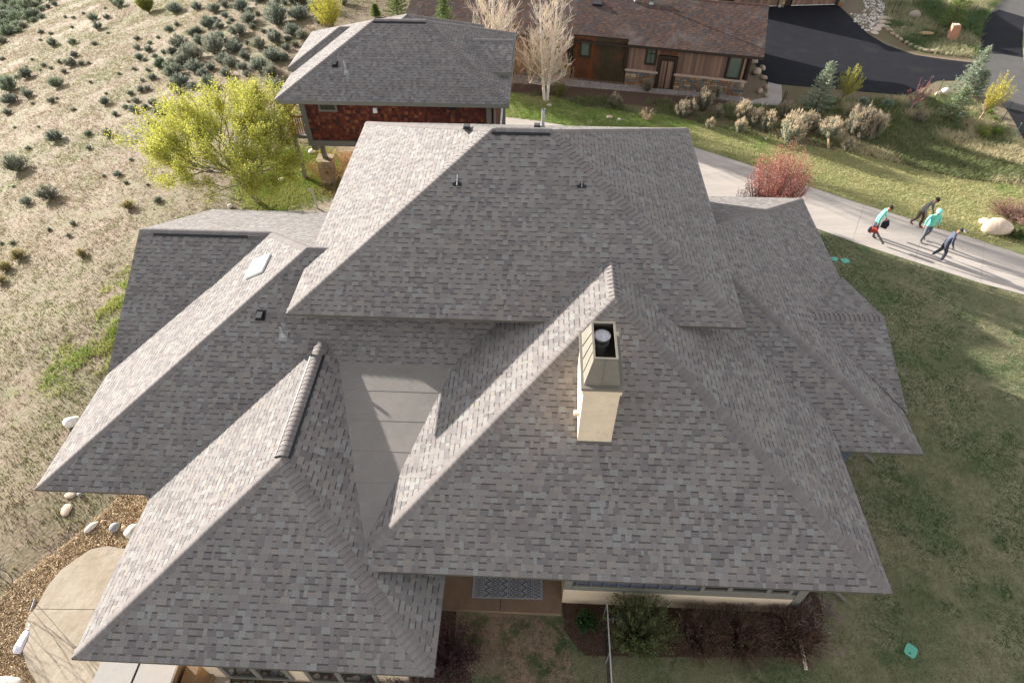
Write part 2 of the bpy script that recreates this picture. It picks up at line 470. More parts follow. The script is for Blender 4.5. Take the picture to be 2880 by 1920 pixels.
M_PATIO = mat('stamped_concrete', (.30, .245, .175), .8, col2=(.36, .31, .24), scale=1.2, noise=(5, .10), bump=(3, .35, .05), extra=[((.26, .175, .095), 1.6, .58, .8, .5)])
M_GRAVEL = mat('gravel_bed', (.30, .26, .235), .9, noise=(45, .5), bump=(50, 1.0, .03))
M_PORCH = mat('porch_concrete', (.24, .165, .105), .8, col2=(.19, .13, .09), scale=2, noise=(25, .15))

far = [(-2.2, 12.6)]
# lawns: front right, driveway strip, bed with grasses
lawn_pts = [(2.6, -5.0), (2.6, -20), (60, -20), (60, 24)]+[tuple(G2(x, y)) for x, y in ((2880, 832), (2757, 797), (2573, 738), (2397, 681), (2290, 642))]+[(12, 13), (12, -4)]
sheet('lawn', lawn_pts, .006, M_LAWN)
up = [(1425, 331), (1520, 342), (1600, 357), (1750, 385), (1953, 416), (2095, 461), (2275, 526), (2430, 577), (2557, 616), (2622, 640), (2736, 671), (2880, 720)]
upw = [G(x, y) for x, y in up]
strip_top = [(1440, 262), (1500, 272), (1560, 270), (1640, 300), (1790, 318), (1880, 322), (1960, 345), (2060, 368), (2200, 395), (2290, 415), (2400, 430), (2560, 470), (2700, 505), (2880, 520)]
sheet('driveway_lawn', [tuple(p)[:2] for p in upw]+[G2(x, y) for x, y in strip_top[::-1]]+[(4.2, 23.5)], .008, M_LAWN2)
sheet('planting_bed', [G2(x, y) for x, y in strip_top]+[G2(2880, 400), G2(2760, 300), G2(2700, 262), G2(2560, 262), G2(2330, 246), G2(2200, 236), G2(2160, 300), (18.5, 25.2), (8.0, 27.2), (4.5, 27.2)], .005, M_BEDSOIL)
sheet('bare_ground', smooth_poly([Vector((4.45, -5.2, 0)), Vector((7.45, -5.22, 0)), Vector((7.75, -6.0, 0)), Vector((7.9, -7.3, 0)), Vector((6.6, -7.4, 0)), Vector((5.6, -6.7, 0)), Vector((4.6, -6.9, 0))], 2), .0085, mat('bare_brown_soil', (.30, .215, .15), .95, col2=(.09, .12, .05), scale=1.8, thr=(.5, .62), noise=(25, .3), bump=(30, .7, .03)))
# driveway of concrete slabs
low = [(2880, 830), (2757, 797), (2573, 738), (2397, 681), (2297, 644), (2180, 612), (2050, 590)]
DR = [tuple(p)[:2] for p in upw]+[G2(x, y) for x, y in low]+[(12.5, 10.5), (-1.5, 10.5), (-1.5, 14.2), (4.2, 15.0), (4.2, 21.8)]
sheet('driveway_base', DR, .010, mat('drive_joint', (.24, .21, .18), .9))  # darker base sheet seen through the gaps between slabs
cuts = [((2430, 577), (2396, 682)), ((2600, 632), (2572, 739)), ((2768, 682), (2757, 798)), ((2262, 520), (2180, 600)), ((2105, 470), (1985, 495)), ((1953, 416), (1700, 430))]
cl = []
for (a, b) in cuts:
    A = G(*a); B = G(*b); d = (B-A).normalized(); n = (d.y, -d.x)
    if n[0] < 0: n = (-n[0], -n[1])
    cl.append((n, n[0]*A.x+n[1]*A.y))
cl.sort(key=lambda c: -c[1])
cuts_r = [cl]
rest = DR; order = [((2768, 682), (2757, 798)), ((2600, 632), (2572, 739)), ((2430, 577), (2396, 682)), ((2262, 520), (2180, 600)), ((2105, 470), (1985, 495)), ((1953, 416), (1700, 430))]
drv = bpy.data.objects['driveway_base']; drv.name = 'driveway'
for (a, b) in order:
    A = G(*a); B = G(*b); d = (B-A).normalized(); n = (d.y, -d.x)
    if n[0] < 0: n = (-n[0], -n[1])
    dd = n[0]*A.x+n[1]*A.y
    piece = clip(rest, (-n[0], -n[1]), -(dd+.005)); rest = clip(rest, n, dd-.005)
    if len(piece) > 2: sheet('slab', piece, .03, M_CONC, None, .02, parent=drv)
if len(rest) > 2: sheet('slab', rest, .03, M_CONC, None, .02, parent=drv)

# neighbour's new asphalt apron, public road with its dark patch
r3 = lambda L_: [G2(1920+x/2.45, y/2.45) for x, y in L_]
ap = [(560, 20), (735, 35), (1070, 35), (1150, 110), (1270, 230), (1400, 310), (1600, 380), (1800, 410), (2010, 435), (2130, 520), (2060, 560), (1900, 556), (1750, 558), (1620, 620), (1560, 652), (1500, 655), (1240, 635), (990, 610), (780, 595), (580, 572), (530, 480), (440, 380), (300, 360), (300, 60)]
sheet('parking_apron', r3(ap), .010, M_ASPH)
road = [(2230, -160), (2215, 0), (2110, 100), (2055, 230), (2050, 370), (2000, 430), (2060, 500), (2110, 560), (2090, 620), (2220, 740), (2290, 850), (2330, 940), (2450, 1020), (2700, 1000), (2600, 500), (2345, 430), (2340, 300), (2352, 180), (2420, 60), (2500, -160)]
sheet('road', r3(road), .006, M_ROAD)
sheet('asphalt_patch', r3([(2120, 95), (2180, 68), (2352, 120), (2352, 180), (2340, 300), (2345, 398), (2200, 375), (2052, 365), (2056, 230), (2080, 150)]), .014, M_ASPH)
sheet('asphalt_patch', r3([(2225, 745), (2300, 760), (2420, 800), (2450, 1000), (2345, 950), (2290, 850)]), .014, M_ASPH)
sheet('roadside_verge', r3([(2352, 165), (2420, 50), (2700, 50), (2700, 470), (2600, 480), (2348, 425), (2341, 300)]), .018, M_LAWN2)
sheet('far_bed', r3([(1385, -60), (2225, -60), (2215, 0), (2110, 100), (2055, 230), (2050, 370), (2010, 410), (1800, 395), (1600, 370), (1420, 300), (1290, 225), (1380, 130)]), .007, M_BEDSOIL)
sheet('gravel_strip', [tuple(G2(1440+x/3.095, y/3.095)) for x, y in ((-300, 640), (0, 655), (500, 675), (980, 735), (1240, 775), (1400, 785), (2000, 845), (2070, 880), (1950, 885), (1500, 830), (1330, 825), (1000, 795), (700, 765), (480, 752), (0, 725), (-300, 705))], .012, M_GRAVEL)
sheet('footpath', [tuple(G2(1900+x/3.92, 180+y/3.92)) for x, y in ((1020, 205), (1165, 235), (1175, 300), (1170, 410), (1130, 460), (850, 450), (780, 420), (950, 380), (1020, 370), (1010, 290))], .014, M_CONC)
sheet('mulch_strip', [tuple(G2(1440+x/3.095, y/3.095)) for x, y in ((-300, 706), (0, 727), (480, 754), (1000, 797), (1330, 827), (1900, 885), (1700, 930), (1300, 940), (900, 900), (500, 850), (330, 830), (0, 800), (-300, 800))], .011, M_MULCH)
# front mulch beds, patio
sheet('mulch_bed', [tuple(G2(1560+x/2.8, 1600+y/2.8)) for x, y in ((66, 280), (75, 470), (130, 560), (240, 680), (700, 690), (1200, 690), (1700, 690), (1980, 700), (2060, 600), (2100, 480), (2110, 300), (2060, 180), (1990, 130), (1800, 60), (66, 200))], .012, M_MULCH)
sheet('mulch_bed', [tuple(G2(x, y)) for x, y in ((1240, 1700), (1285, 1706), (1278, 1800), (1300, 1850), (1330, 1925), (1180, 1960), (1180, 1700))], .012, M_MULCH)
patio = smooth_poly([G(x/2.45, 1280+y/2.45) for x, y in ((980, 640), (750, 634), (640, 655), (540, 720), (430, 800), (340, 910), (270, 1040), (215, 1110), (190, 1170), (172, 1370), (200, 1460), (262, 1568), (300, 1700))], 2)
patio = [p for p in patio]
PT = [(p.x, p.y) for p in [G(x/2.45, 1280+y/2.45) for x, y in ((1050, 650), (865, 652), (750, 634), (640, 655), (540, 720), (430, 800), (340, 910), (270, 1040), (215, 1110), (190, 1170), (172, 1370), (200, 1460), (262, 1568), (330, 1720))]]+[(-1.0, -8.6), (-1.0, -4.5)]
a_, b_ = G(270/2.45, 1280+1066/2.45), G(660/2.45, 1280+1070/2.45)
d = (b_-a_).normalized(); n = (d.y, -d.x); dd = n[0]*a_.x+n[1]*a_.y
pb = sheet('patio', PT, .05, mat('patio_joint', (.2, .13, .08), .9), 'structure', .05)
for piece in (clip(PT, n, dd-.008), clip(PT, (-n[0], -n[1]), -dd-.008)):
    sheet('slab', piece, .10, M_PATIO, None, .048, parent=pb)
straw = smooth_poly([G(x/2.45, 1280+y/2.45) for x, y in ((860, 250), (700, 400), (560, 520), (420, 640), (250, 760), (60, 900), (-60, 1100), (-80, 1700), (330, 1720), (262, 1568), (200, 1460), (172, 1370), (190, 1170), (340, 910), (540, 720), (750, 634), (865, 652), (1050, 640), (1060, 300))], 1)
sheet('straw_bed', [(p.x, p.y) for p in straw], .02, M_STRAW)
sheet('rear_path', smooth_poly([G(x, y, 0) for x, y in ((810, 585), (830, 560), (870, 546), (930, 545), (1000, 548), (1000, 620), (810, 620))], 2), .03, M_PATIO)
sheet('rear_mulch', smooth_poly([G(x, y, 0) for x, y in ((890, 545), (900, 520), (925, 505), (950, 470), (960, 430), (1100, 430), (1100, 600), (940, 560))], 1), .02, M_STRAW)

# ================================================================== MAIN HOUSE
Z0 = 6.2
house = empty('house', (5.5, 1.5, 0))
tag(house, 'large house with many hipped grey shingle roofs filling the middle of the picture', 'house')
A_ = dict(x0=0, x1=12, y0=0, y1=10.344, z=6.2, s=.50217)
F_ = dict(x0=-6.241, y0=-3.796, z=3.294, s=.51458, yr=2.414, gy=4.361)
H_ = dict(x0=-3.153, x1=4.649, y0=-7.745, z=3.289, s=.49959)
B_ = dict(x0=2.584, x1=14.482, y0=-5.871, z=4.054, s=.50185)
D_ = dict(x1=16.76, y0=-2.045, y1=9.587, z=3.803, s=.43166)
FACES = []
roofs = {}
def add_roof(name, polys):
    r = deck('roof', polys, house); roofs[name] = r
    fs = [Face(p, r) for p in polys]; FACES.extend(fs); return fs
# A upper hip roof
r0, r1 = hip_part(0, 12, 0, 10.344, 6.2, .50217); z = 6.2; Y1 = 10.344
Apol = [[(0, 0, z), (12, 0, z), r1, r0], [(12, 0, z), (12, Y1, z), r1], [(12, Y1, z), (0, Y1, z), r0, r1], [(0, Y1, z), (0, 0, z), r0]]
fA = add_roof('A', Apol)
# F long left wing and its gabled extension
z = F_['z']; s = F_['s']; yr = F_['yr']; x0 = F_['x0']; y0 = F_['y0']; hw = yr-y0; zr = z+s*hw; xr0 = x0+hw; yb = yr+hw; gy = F_['gy']; gz = zr-s*(gy-yr); gx = xr0-(gy-yr)
ybot = gy-(gz-z)/s
Fpol = [[(x0, y0, z), (8, y0, z), (8, yr, zr), (xr0, yr, zr)], [(x0, yb, z), (x0, y0, z), (xr0, yr, zr)],
        [(x0, yb, z), (gx, yb, z), (gx, gy, gz), (x0, gy, gz)], [(gx, yb, z), (8, yb, z), (8, yr, zr), (xr0, yr, zr), (gx, gy, gz)],
        [(x0, ybot, z), (gx+.06, gy, gz), (x0, gy, gz)]]
fF = add_roof('F', Fpol)
Gr = (Vector((x0, gy, gz)), Vector((gx, gy, gz)), Vector((x0, ybot, z)), Vector((x0, yb, z)))
# H front left wing
z = H_['z']; s = H_['s']; x0, x1, y0 = H_['x0'], H_['x1'], H_['y0']; hx = (x1-x0)/2; xm = (x0+x1)/2; zr = z+s*hx; yf = y0+hx
ybk = F_['y0']+(zr-F_['z'])/F_['s']; yev = F_['y0']+(z-F_['z'])/F_['s']
Hpol = [[(x0, y0, z), (x1, y0, z), (xm, yf, zr)], [(x0, yev+.1, z), (x0, y0, z), (xm, yf, zr), (xm, ybk+.1, zr)], [(x1, y0, z), (x1, yev+.1, z), (xm, ybk+.1, zr), (xm, yf, zr)]]
fH = add_roof('H', Hpol); Hr = (Vector((xm, yf, zr)), Vector((xm, ybk, zr)))
# B front right wing
z = B_['z']; s = B_['s']; x0, x1, y0 = B_['x0'], B_['x1'], B_['y0']; hx = (x1-x0)/2; xm = (x0+x1)/2; zr = z+s*hx; yf = y0+hx; yk = 1.8
Bpol = [[(x0, y0, z), (x1, y0, z), (xm, yf, zr)], [(x0, yk, z), (x0, y0, z), (xm, yf, zr), (xm, yk, zr)], [(x1, y0, z), (x1, yk, z), (xm, yk, zr), (xm, yf, zr)]]
fB = add_roof('B', Bpol); Br = (Vector((xm, yf, zr)), Vector((xm, (zr-6.2)/.50217, zr)))
# D right wing and its low dormer gable E
z = D_['z']; s = D_['s']; x1, y0, y1 = D_['x1'], D_['y0'], D_['y1']; hw = (y1-y0)/2; ym = (y0+y1)/2; zr = z+s*hw; xr = x1-hw
Dpol = [[(9, y0, z), (x1, y0, z), (xr, ym, zr), (9, ym, zr)], [(x1, y0, z), (x1, y1, z), (xr, ym, zr)], [(x1, y1, z), (9, y1, z), (9, ym, zr), (xr, ym, zr)]]
fD = add_roof('D', Dpol)
ey, ehw, exr, es = 2.128, 2.837, 16.853, .31068; ez = z+es*ehw; ein = x1-(ez-z)/s
Epol = [[(exr, ey-ehw, z+.0), (exr, ey, ez), (ein-.05, ey, ez)], [(exr, ey+ehw, z+.0), (exr, ey, ez), (ein-.05, ey, ez)]]
fE = add_roof('E', Epol)
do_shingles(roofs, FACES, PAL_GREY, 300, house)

# hip and ridge caps
def slope_dirs(fa, fb, p0, p1):
    d = (Vector(p1)-Vector(p0)).normalized(); out = []
    for f in (fa, fb):
        t = f.n.cross(d).normalized()
        mid = sum((q for q in f.p), Vector())/len(f.p)
        if t.dot(mid-(Vector(p0)+Vector(p1))/2) < 0: t = -t
        out.append(t)
    return out
def hip(fa, fb, p0, p1, roof, **k):
    a, b = slope_dirs(fa, fb, p0, p1); hip_caps(p0, p1, a, b, roof, **k)
R = roofs['A']; z = 6.2
hip(fA[0], fA[3], (0, 0, z), r0, R); hip(fA[0], fA[1], (12, 0, z), r1, R); hip(fA[1], fA[2], (12, Y1, z), r1, R); hip(fA[2], fA[3], (0, Y1, z), r0, R)
hip(fA[0], fA[2], r0, r1, R, lift=.055, wdt=.16)
R = roofs['F']; z = F_['z']; c0 = Vector((xr0, F_['yr'], F_['z']+F_['s']*(F_['yr']-F_['y0'])))
hip(fF[0], fF[1], (F_['x0'], F_['y0'], z), c0, R); hip(fF[1], fF[3], Gr[1], c0, R); hip(fF[0], fF[3], c0, c0+Vector((.75, 0, 0)), R)
hip(fF[4], fF[2], Gr[0], Gr[1], R, lift=.05, wdt=.16)
R = roofs['H']; z = H_['z']
hip(fH[0], fH[1], (H_['x0'], H_['y0'], z), Hr[0], R); hip(fH[0], fH[2], (H_['x1'], H_['y0'], z), Hr[0], R); hip(fH[1], fH[2], Hr[0], Hr[1], R, lift=.055, wdt=.16)
R = roofs['B']; z = B_['z']; dirB = (Br[0]-Vector((B_['x0'], B_['y0'], z)))
hip(fB[0], fB[1], Vector((B_['x0'], B_['y0'], z))+dirB*.065, Br[0], R); hip(fB[0], fB[2], (B_['x1'], B_['y0'], z), Br[0], R); hip(fB[1], fB[2], Br[0], Br[1], R, lift=.010)
R = roofs['D']; z = D_['z']
hip(fD[0], fD[1], (D_['x1'], D_['y0'], z), Vector((xr, ym, zr))*.82+Vector((D_['x1'], D_['y0'], z))*.18, R); hip(fD[1], fD[2], (D_['x1'], D_['y1'], z), Vector((xr, ym, zr))*.75+Vector((D_['x1'], D_['y1'], z))*.25, R)
hip(fE[0], fE[1], (ein+.05, ey, ez), (exr, ey, ez), roofs['E'])
flush_caps(300)

# fascias and soffits
fascia([((0, 0, 6.2), (12, 0, 6.2)), ((12, 0, 6.2), (12, Y1, 6.2)), ((12, Y1, 6.2), (0, Y1, 6.2)), ((0, Y1, 6.2), (0, 0, 6.2)),
        ((F_['x0'], F_['y0'], F_['z']), (H_['x0'], F_['y0'], F_['z'])), ((F_['x0'], F_['yr']*2-F_['y0'], F_['z']), (F_['x0'], F_['y0'], F_['z'])), ((8, F_['yr']*2-F_['y0'], F_['z']), (F_['x0'], F_['yr']*2-F_['y0'], F_['z'])),
        ((H_['x0'], H_['y0'], H_['z']), (H_['x1'], H_['y0'], H_['z'])), ((H_['x1'], H_['y0'], H_['z']), (H_['x1'], -4, H_['z'])), ((H_['x0'], -3.7, H_['z']), (H_['x0'], H_['y0'], H_['z'])),
        ((3.3, B_['y0'], B_['z']), (B_['x1'], B_['y0'], B_['z'])), ((B_['x1'], B_['y0'], B_['z']), (B_['x1'], -1.5, B_['z'])),
        ((14.2, D_['y0'], D_['z']), (D_['x1'], D_['y0'], D_['z'])), ((D_['x1'], D_['y0'], D_['z']), (D_['x1'], D_['y1'], D_['z'])), ((D_['x1'], D_['y1'], D_['z']), (12, D_['y1'], D_['z']))], house)
# barge boards on the gables
for seg in ((Gr[2], Gr[0]), (Gr[0], Gr[3]), (Vector((exr, ey-ehw, 3.803)), Vector((exr, ey, ez))), (Vector((exr, ey, ez)), Vector((exr, ey+ehw, 3.803)))):
    mb = MB(); a, b = seg; sx = -1 if a.x < 0 else 1
    P = [a+Vector((sx*.014, 0, .004)), b+Vector((sx*.014, 0, .004)), b+Vector((sx*-.02, 0, .004)), a+Vector((sx*-.02, 0, .004))]
    if (P[1]-P[0]).cross(P[2]-P[0]).z < 0: P.reverse()
    mb.prism(P, (0, 0, -.07), bottom=True); child(mb.build('barge_board', M_TRIM), house)
def soffit(x0, x1, y0, y1, z):
    mb = MB(); mb.box(x0+.02, x1-.02, y0+.02, y1-.02, z-.085, z-.07); child(mb.build('soffit', M_SOFF), house)
soffit(0, 12, 0, Y1, 6.2); soffit(F_['x0'], 8, F_['y0'], F_['yr']*2-F_['y0'], F_['z']); soffit(H_['x0'], H_['x1'], H_['y0'], -3.9, H_['z']-.003)
soffit(4.7, B_['x1'], B_['y0'], 1.8, B_['z']); soffit(14.2, D_['x1'], D_['y0'], D_['y1'], D_['z']-.003)
# gable infill
mb = MB(); mb.prism([Vector((F_['x0']+.9, ybot+.9, 3.1)), Vector((F_['x0']+.9, gy, gz-.2)), Vector((F_['x0']+.9, F_['yr']*2-F_['y0']-.9, 3.1))], (.1, 0, 0), (.4, .4, .4), bottom=True)
child(mb.build('gable_wall', M_BLUE), house)

# low-slope membrane between the wings, laid in overlapping rolls
M_MEMB = mat('granulated_membrane', (.225, .208, .19), .95, noise=(60, .14), bump=(120, .3, .004), col2=(.195, .182, .168), scale=1.6, extra=[((.15, .14, .125), 1.1, .58, .75, .6), ((.28, .26, .235), 3.5, .6, .8, .5)])
seams_px = [1097, 1180, 1266, 1355, 1453]
sl = .162; zc = 4.952+.162*.564+.005
ysm = [-.3]
for py in seams_px:
    nrm = np.array([0, -sl, 1.0]); dvec = _fw+(1120-1440)/F_PX*_r2-(py-960)/F_PX*_u2
    t = (zc-nrm@CAM)/(nrm@dvec); ysm.append(float((CAM+dvec*t)[1]))
ysm.append(-5.52)
flat = MB(); flat.box(.6, 6.2, -5.5, -.3, 0, 0)
mb = MB(); mb.prism([(.6, -5.52, zc+sl*-5.52-.02), (6.2, -5.52, zc+sl*-5.52-.02), (6.2, -.3, zc+sl*-.3-.02), (.6, -.3, zc+sl*-.3-.02)], (0, 0, -.05)); fr = mb.build('flat_roof', M_DECK); child(fr, house)
for i in range(len(ysm)-1):
    ya, yb2 = ysm[i+1]-.05, ysm[i]; h0 = .012-.0012*i; mb = MB()
    xs = np.linspace(.6, 6.2, 15)
    jit = [random.uniform(-.006, .006) for _ in xs]
    top = [Vector((x, ya+j, zc+sl*(ya+j)+h0+.008)) for x, j in zip(xs, jit)]+[Vector((6.2, yb2, zc+sl*yb2+h0+.002)), Vector((.6, yb2, zc+sl*yb2+h0+.002))]
    mb.prism(top, (0, 0, -.006)); child(mb.build('membrane_roll', M_MEMB), fr)

# walls under the roofs
def wallbox(x0, x1, y0, y1, z0, z1, m=M_BLUE, name='wall'):
    mb = MB(); mb.box(x0, x1, y0, y1, z0, z1); o = mb.build(name, m); child(o, house); return o
wallbox(.7, 11.3, .9, 9.6, 0, 6.0); wallbox(-4.6, 8, -2.8, 7.7, .55, 3.09); wallbox(-4.57, 7.97, -2.77, 7.67, 0, .55, M_STUC, 'foundation')
wallbox(-1.42, 3.7, -7.13, -3, 0, 3.2, M_STUC); wallbox(7.75, 13.7, -4.78, 1, .95, 3.85); wallbox(7.55, 13.82, -4.83, 1, 0, .95, M_STUC, 'stucco_base')
wallbox(13.3, 15.8, -1.1, 8.6, 0, 3.59)
wallbox(4.0, 7.6, -3.2, 1, 0, 3.85, M_SOFF, 'porch_back_wall')
wallbox(7.55, 7.77, -4.835, -4.55, .95, 3.85, M_TRIM, 'corner_board'); wallbox(13.62, 13.86, -4.835, -4.6, 0, 3.85, M_TRIM, 'corner_board')
wallbox(7.78, 13.6, -4.84, -4.79, .95, 1.22, M_TRIM, 'sill_band')
xw = 11.05
bx = 7.85
while bx < xw-.1:
    wallbox(bx, bx+.07, -4.825, -4.78, 1.225, 3.85, M_BLUE, 'batten'); bx += .36
# window group in the front wall
def window(name, x0, x1, y, z0, z1, parent, mull=(), depth=.06):
    mb = MB(); t = .09
    mb.box(x0, x1, y-depth, y, z0, z0+t); mb.box(x0, x1, y-depth, y, z1-t, z1); mb.box(x0, x0+t, y-depth+.002, y, z0+t, z1-t); mb.box(x1-t, x1, y-depth+.002, y, z0+t, z1-t)
    for m_ in mull: mb.box(m_-.06, m_+.06, y-depth+.003, y, z0+t, z1-t)
    o = mb.build(name, M_TRIM); child(o, parent)
    ed = [x0+t]+[v for m_ in mull for v in (m_-.06, m_+.06)]+[x1-t]
    for i in range(0, len(ed), 2):
        g_ = MB(); g_.box(ed[i], ed[i+1], y-depth*.4, y-depth*.4+.01, z0+t, z1-t); child(g_.build('pane', M_GLASS), o)
    return o
window('window', 11.1, 13.45, -4.79, 1.24, 2.7, house, (11.85, 12.85))
window('window', -.95, .75, -7.135, .24, 1.9, house, (-.1,)); window('window', 1.18, 2.95, -7.135, .24, 1.9, house, (2.0,))
wallbox(-4.62, -4.5, -2.83, -2.7, .56, 3.08, M_TRIM, 'corner_board')
for i in range(4): wallbox(-4.3+i*.4, -4.25+i*.4, -2.83, -2.8, .56, 3.08, M_TRIM, 'batten')
wallbox(-4.6, -2.5, -2.86, -2.8, .5, .62, M_TRIM, 'sill_band')
# porch slab
ps = MB(); ps.box(3.6, 7.54, -5.19, -3.0, 0, .15); po = ps.build('porch_slab', M_PORCH); child(po, house)
mb = MB(); mb.box(5.85, 5.865, -5.192, -3.2, .13, .154); child(mb.build('joint', M_BLACK), po)
# downspouts
def pipe(name, pts, r, m, parent=None, n=8, lab=None):
    mb = MB(); mb.tube(pts, r, n); o = mb.build(name, m, smooth=False)
    if parent is not None: child(o, parent)
    return o
for p in ((2375, 1700-8), (2455, 1302)):
    b0 = G(*p); b0.z = .06
    pipe('downspout', [b0+Vector((-.55, .55, 1.6)), b0+Vector((-.45, .45, .3)), b0+Vector((-.3, .3, .1)), b0], .05, M_TRIM, house)
b0 = G(1240, 1815, .1); pipe('downspout', [b0+Vector((-.5, .3, .8)), b0+Vector((-.25, .15, .1)), b0], .045, M_METAL, house)

# ridge vents (black edges under the raised caps)
def ridge_vent(a, b, dirs, parent, w=.17, both=True):
    a = Vector(a); b = Vector(b)
    for k, dv in enumerate(dirs):
        n_ = (b-a).cross(dv).normalized(); n_ = n_ if n_.z > 0 else -n_
        mb = MB(); P = [a+dv*(w-.03)+n_*.062, b+dv*(w-.03)+n_*.062, b+dv*(w+.035)+n_*.05, a+dv*(w+.035)+n_*.05]
        if (P[1]-P[0]).cross(P[2]-P[0]).z < 0: P.reverse()
        mb.prism(P, n_*-.045, bottom=True); child(mb.build('ridge_vent', M_BLACK), parent)
da, db = slope_dirs(fA[0], fA[2], r0, r1); ridge_vent(r0, r1, [da], roofs['A'])
da, db = slope_dirs(fF[4], fF[2], Gr[0], Gr[1]); ridge_vent(Gr[0]+Vector((.5, 0, 0)), Gr[1]-Vector((.7, 0, 0)), [da], roofs['F'])
da, db = slope_dirs(fH[1], fH[2], Hr[0], Hr[1]); ridge_vent(Hr[0]+Vector((0, .1, 0)), Hr[1]-Vector((0, .5, 0)), [da, db], roofs['H'])
# pipes, vents and brackets on the roofs
def on_face(px, py, f):
    d_ = _fw+(px-1440)/F_PX*_r2-(py-960)/F_PX*_u2; nn_ = np.array(f.n); t = (nn_@(np.array(f.o)-CAM))/(nn_@d_); return Vector(CAM+d_*t)
def frame_of(f, p):
    return Matrix(((f.U.x, f.V.x, f.n.x, p.x), (f.U.y, f.V.y, f.n.y, p.y), (f.U.z, f.V.z, f.n.z, p.z), (0, 0, 0, 1)))
def vent_pipe(p, f, h, parent, r=.045, m=M_METAL):
    mb = MB(); M = frame_of(f, p); mb.box(-.12, .12, -.15, .14, .018, .026, M=M); mb.tube([p+f.n*.01, p+Vector((0, 0, .12))], [r*2.2, r*1.1], 10)
    mb.tube([p, p+Vector((0, 0, h-.02)), p+Vector((0, 0, h))], [r, r, r*1.12], 12, cap=False); mb.tube([p+Vector((0, 0, h-.1)), p+Vector((0, 0, h-.09))], [r*.8, r*.8], 12)
    child(mb.build('vent_pipe', m), parent)
def box_vent(p, f, parent, s=.15):
    mb = MB(); M = frame_of(f, p); mb.box(-s*.9, s*.9, -s, s*1.1, .018, .026, M=M)
    top = [M @ Vector(q) for q in ((-s*.55, -s*.75, .17), (s*.55, -s*.75, .17), (s*.5, s*.6, .10), (-s*.5, s*.6, .10))]
    bot = [M @ Vector(q) for q in ((-s*.6, -s*.8, .02), (s*.6, -s*.8, .02), (s*.6, s*.7, .02), (-s*.6, s*.7, .02))]
    mb.poly(top)
    for i in range(4): mb.poly([bot[i], bot[(i+1) % 4], top[(i+1) % 4], top[i]])
    child(mb.build('box_vent', M_BLACK), parent)
vent_pipe(on_face(798, 944, fF[0]), fF[0], .42, roofs['F'])
box_vent(on_face(734, 888, fF[0]), fF[0], roofs['F'])
for px in (1286, 1636):
    p = on_face(px, 519+ (0 if px < 1500 else 6), fA[0]); M = frame_of(fA[0], p); mb = MB()
    mb.box(-.125, .125, -.06, .04, .018, .03, M=M)
    ring = [M @ Vector((.065*math.cos(t), .04+.07*math.sin(t), .034)) for t in np.linspace(0, math.pi, 9)]; mb.prism(ring+[], fA[0].n*-.02)
    o = mb.build('roof_anchor', M_BLACK); child(o, roofs['A'])
    mb = MB(); mb.tube([M @ Vector((0, -.05, .04)), M @ Vector((0, .06, .06)), M @ Vector((0, .1, .075)), M @ Vector((0, .24, .10))], [.012, .012, .008, .010], 6); child(mb.build('anchor_bolt', M_METAL), o)
zr_ = r0[2]
pb_ = Vector((6.62, 5.9, A_['z']+.50217*(Y1-5.9))); vent_pipe(pb_, fA[2], .62, roofs['A'], r=.05)
for x_ in (4.35, 6.45): box_vent(Vector((x_, 5.9 if x_ > 5 else 5.75, A_['z']+.50217*(Y1-5.9))), fA[2], roofs['A'], .16)
# skylight on the long lit hip face
f = fF[1]; cs = [on_face(x, y, f) for x, y in ((700, 760), (704, 772), (752, 744), (762, 725), (722, 731))]
pc = on_face(728, 752, f); q = pc-f.o; M = frame_of(f, pc); mb = MB(); mb.box(-.40, .40, -.34, .34, .01, .08, M=M); fr = mb.build('skylight', M_WHITE); child(fr, roofs['F'])
mb = MB(); P0 = [M @ Vector(v) for v in ((-.385, -.325, .08), (.385, -.325, .08), (.385, .325, .08), (-.385, .325, .08))]; P1 = [M @ Vector(v) for v in ((-.29, -.23, .145), (.29, -.23, .145), (.29, .23, .145), (-.29, .23, .145))]
mb.poly(P1)
for i in range(4): mb.poly([P0[i], P0[(i+1) % 4], P1[(i+1) % 4], P1[i]])
child(mb.build('skylight_dome', mat('milky_dome', (.88, .87, .85), .5)), fr)

# chimney
ch = empty('chimney', (8.0, -2.4, 5.3)); ch.parent = house; ch.matrix_parent_inverse = house.matrix_basis.inverted()
CX0, CX1, CY0, CY1 = 7.63, 8.42, -3.14, -1.55
def cpart(mb, name, m, smooth=False):
    o = mb.build(name, m, smooth=smooth); o.parent = ch
    o.matrix_parent_inverse = ch.matrix_basis.inverted(); return o
mb = MB(); mb.box(CX0, CX1, CY0, CY1, 4.6, 7.30); cpart(mb, 'stucco_shaft', mat('chimney_stucco', (.64, .53, .39), .9, noise=(4, .09), bump=(7, .6, .03), extra=[((.44, .35, .25), 2.6, .58, .8, .55)]))
mb = MB(); mb.box(CX0-.03, CX1+.03, CY0-.03, CY1+.03, 7.2, 7.345); cpart(mb, 'stucco_band', M_STUC)
mb = MB(); mb.box(CX0-.02, CX1+.02, CY0-.06, CY0-.0, 5.38, 5.43); mb.box(CX0-.05, CX0, CY0-.06, CY1, 5.2, 5.25); cpart(mb, 'flashing', M_DECK)
M_CAP = mat('beige_cap_metal', (.155, .142, .115), .45, metal=.0, spec=.5, noise=(4, .12))
mb = MB(); mb.box(CX0-.06, CX1+.06, CY0-.06, CY1+.06, 7.35, 7.43); cpart(mb, 'cap_plate', M_CAP)
b0, b1, c0_, c1_ = (CX0+.0, CX1-.02, CY0+.05, CY1-.03), (7.79, 8.28, -2.93, -1.87), 7.43, 8.07
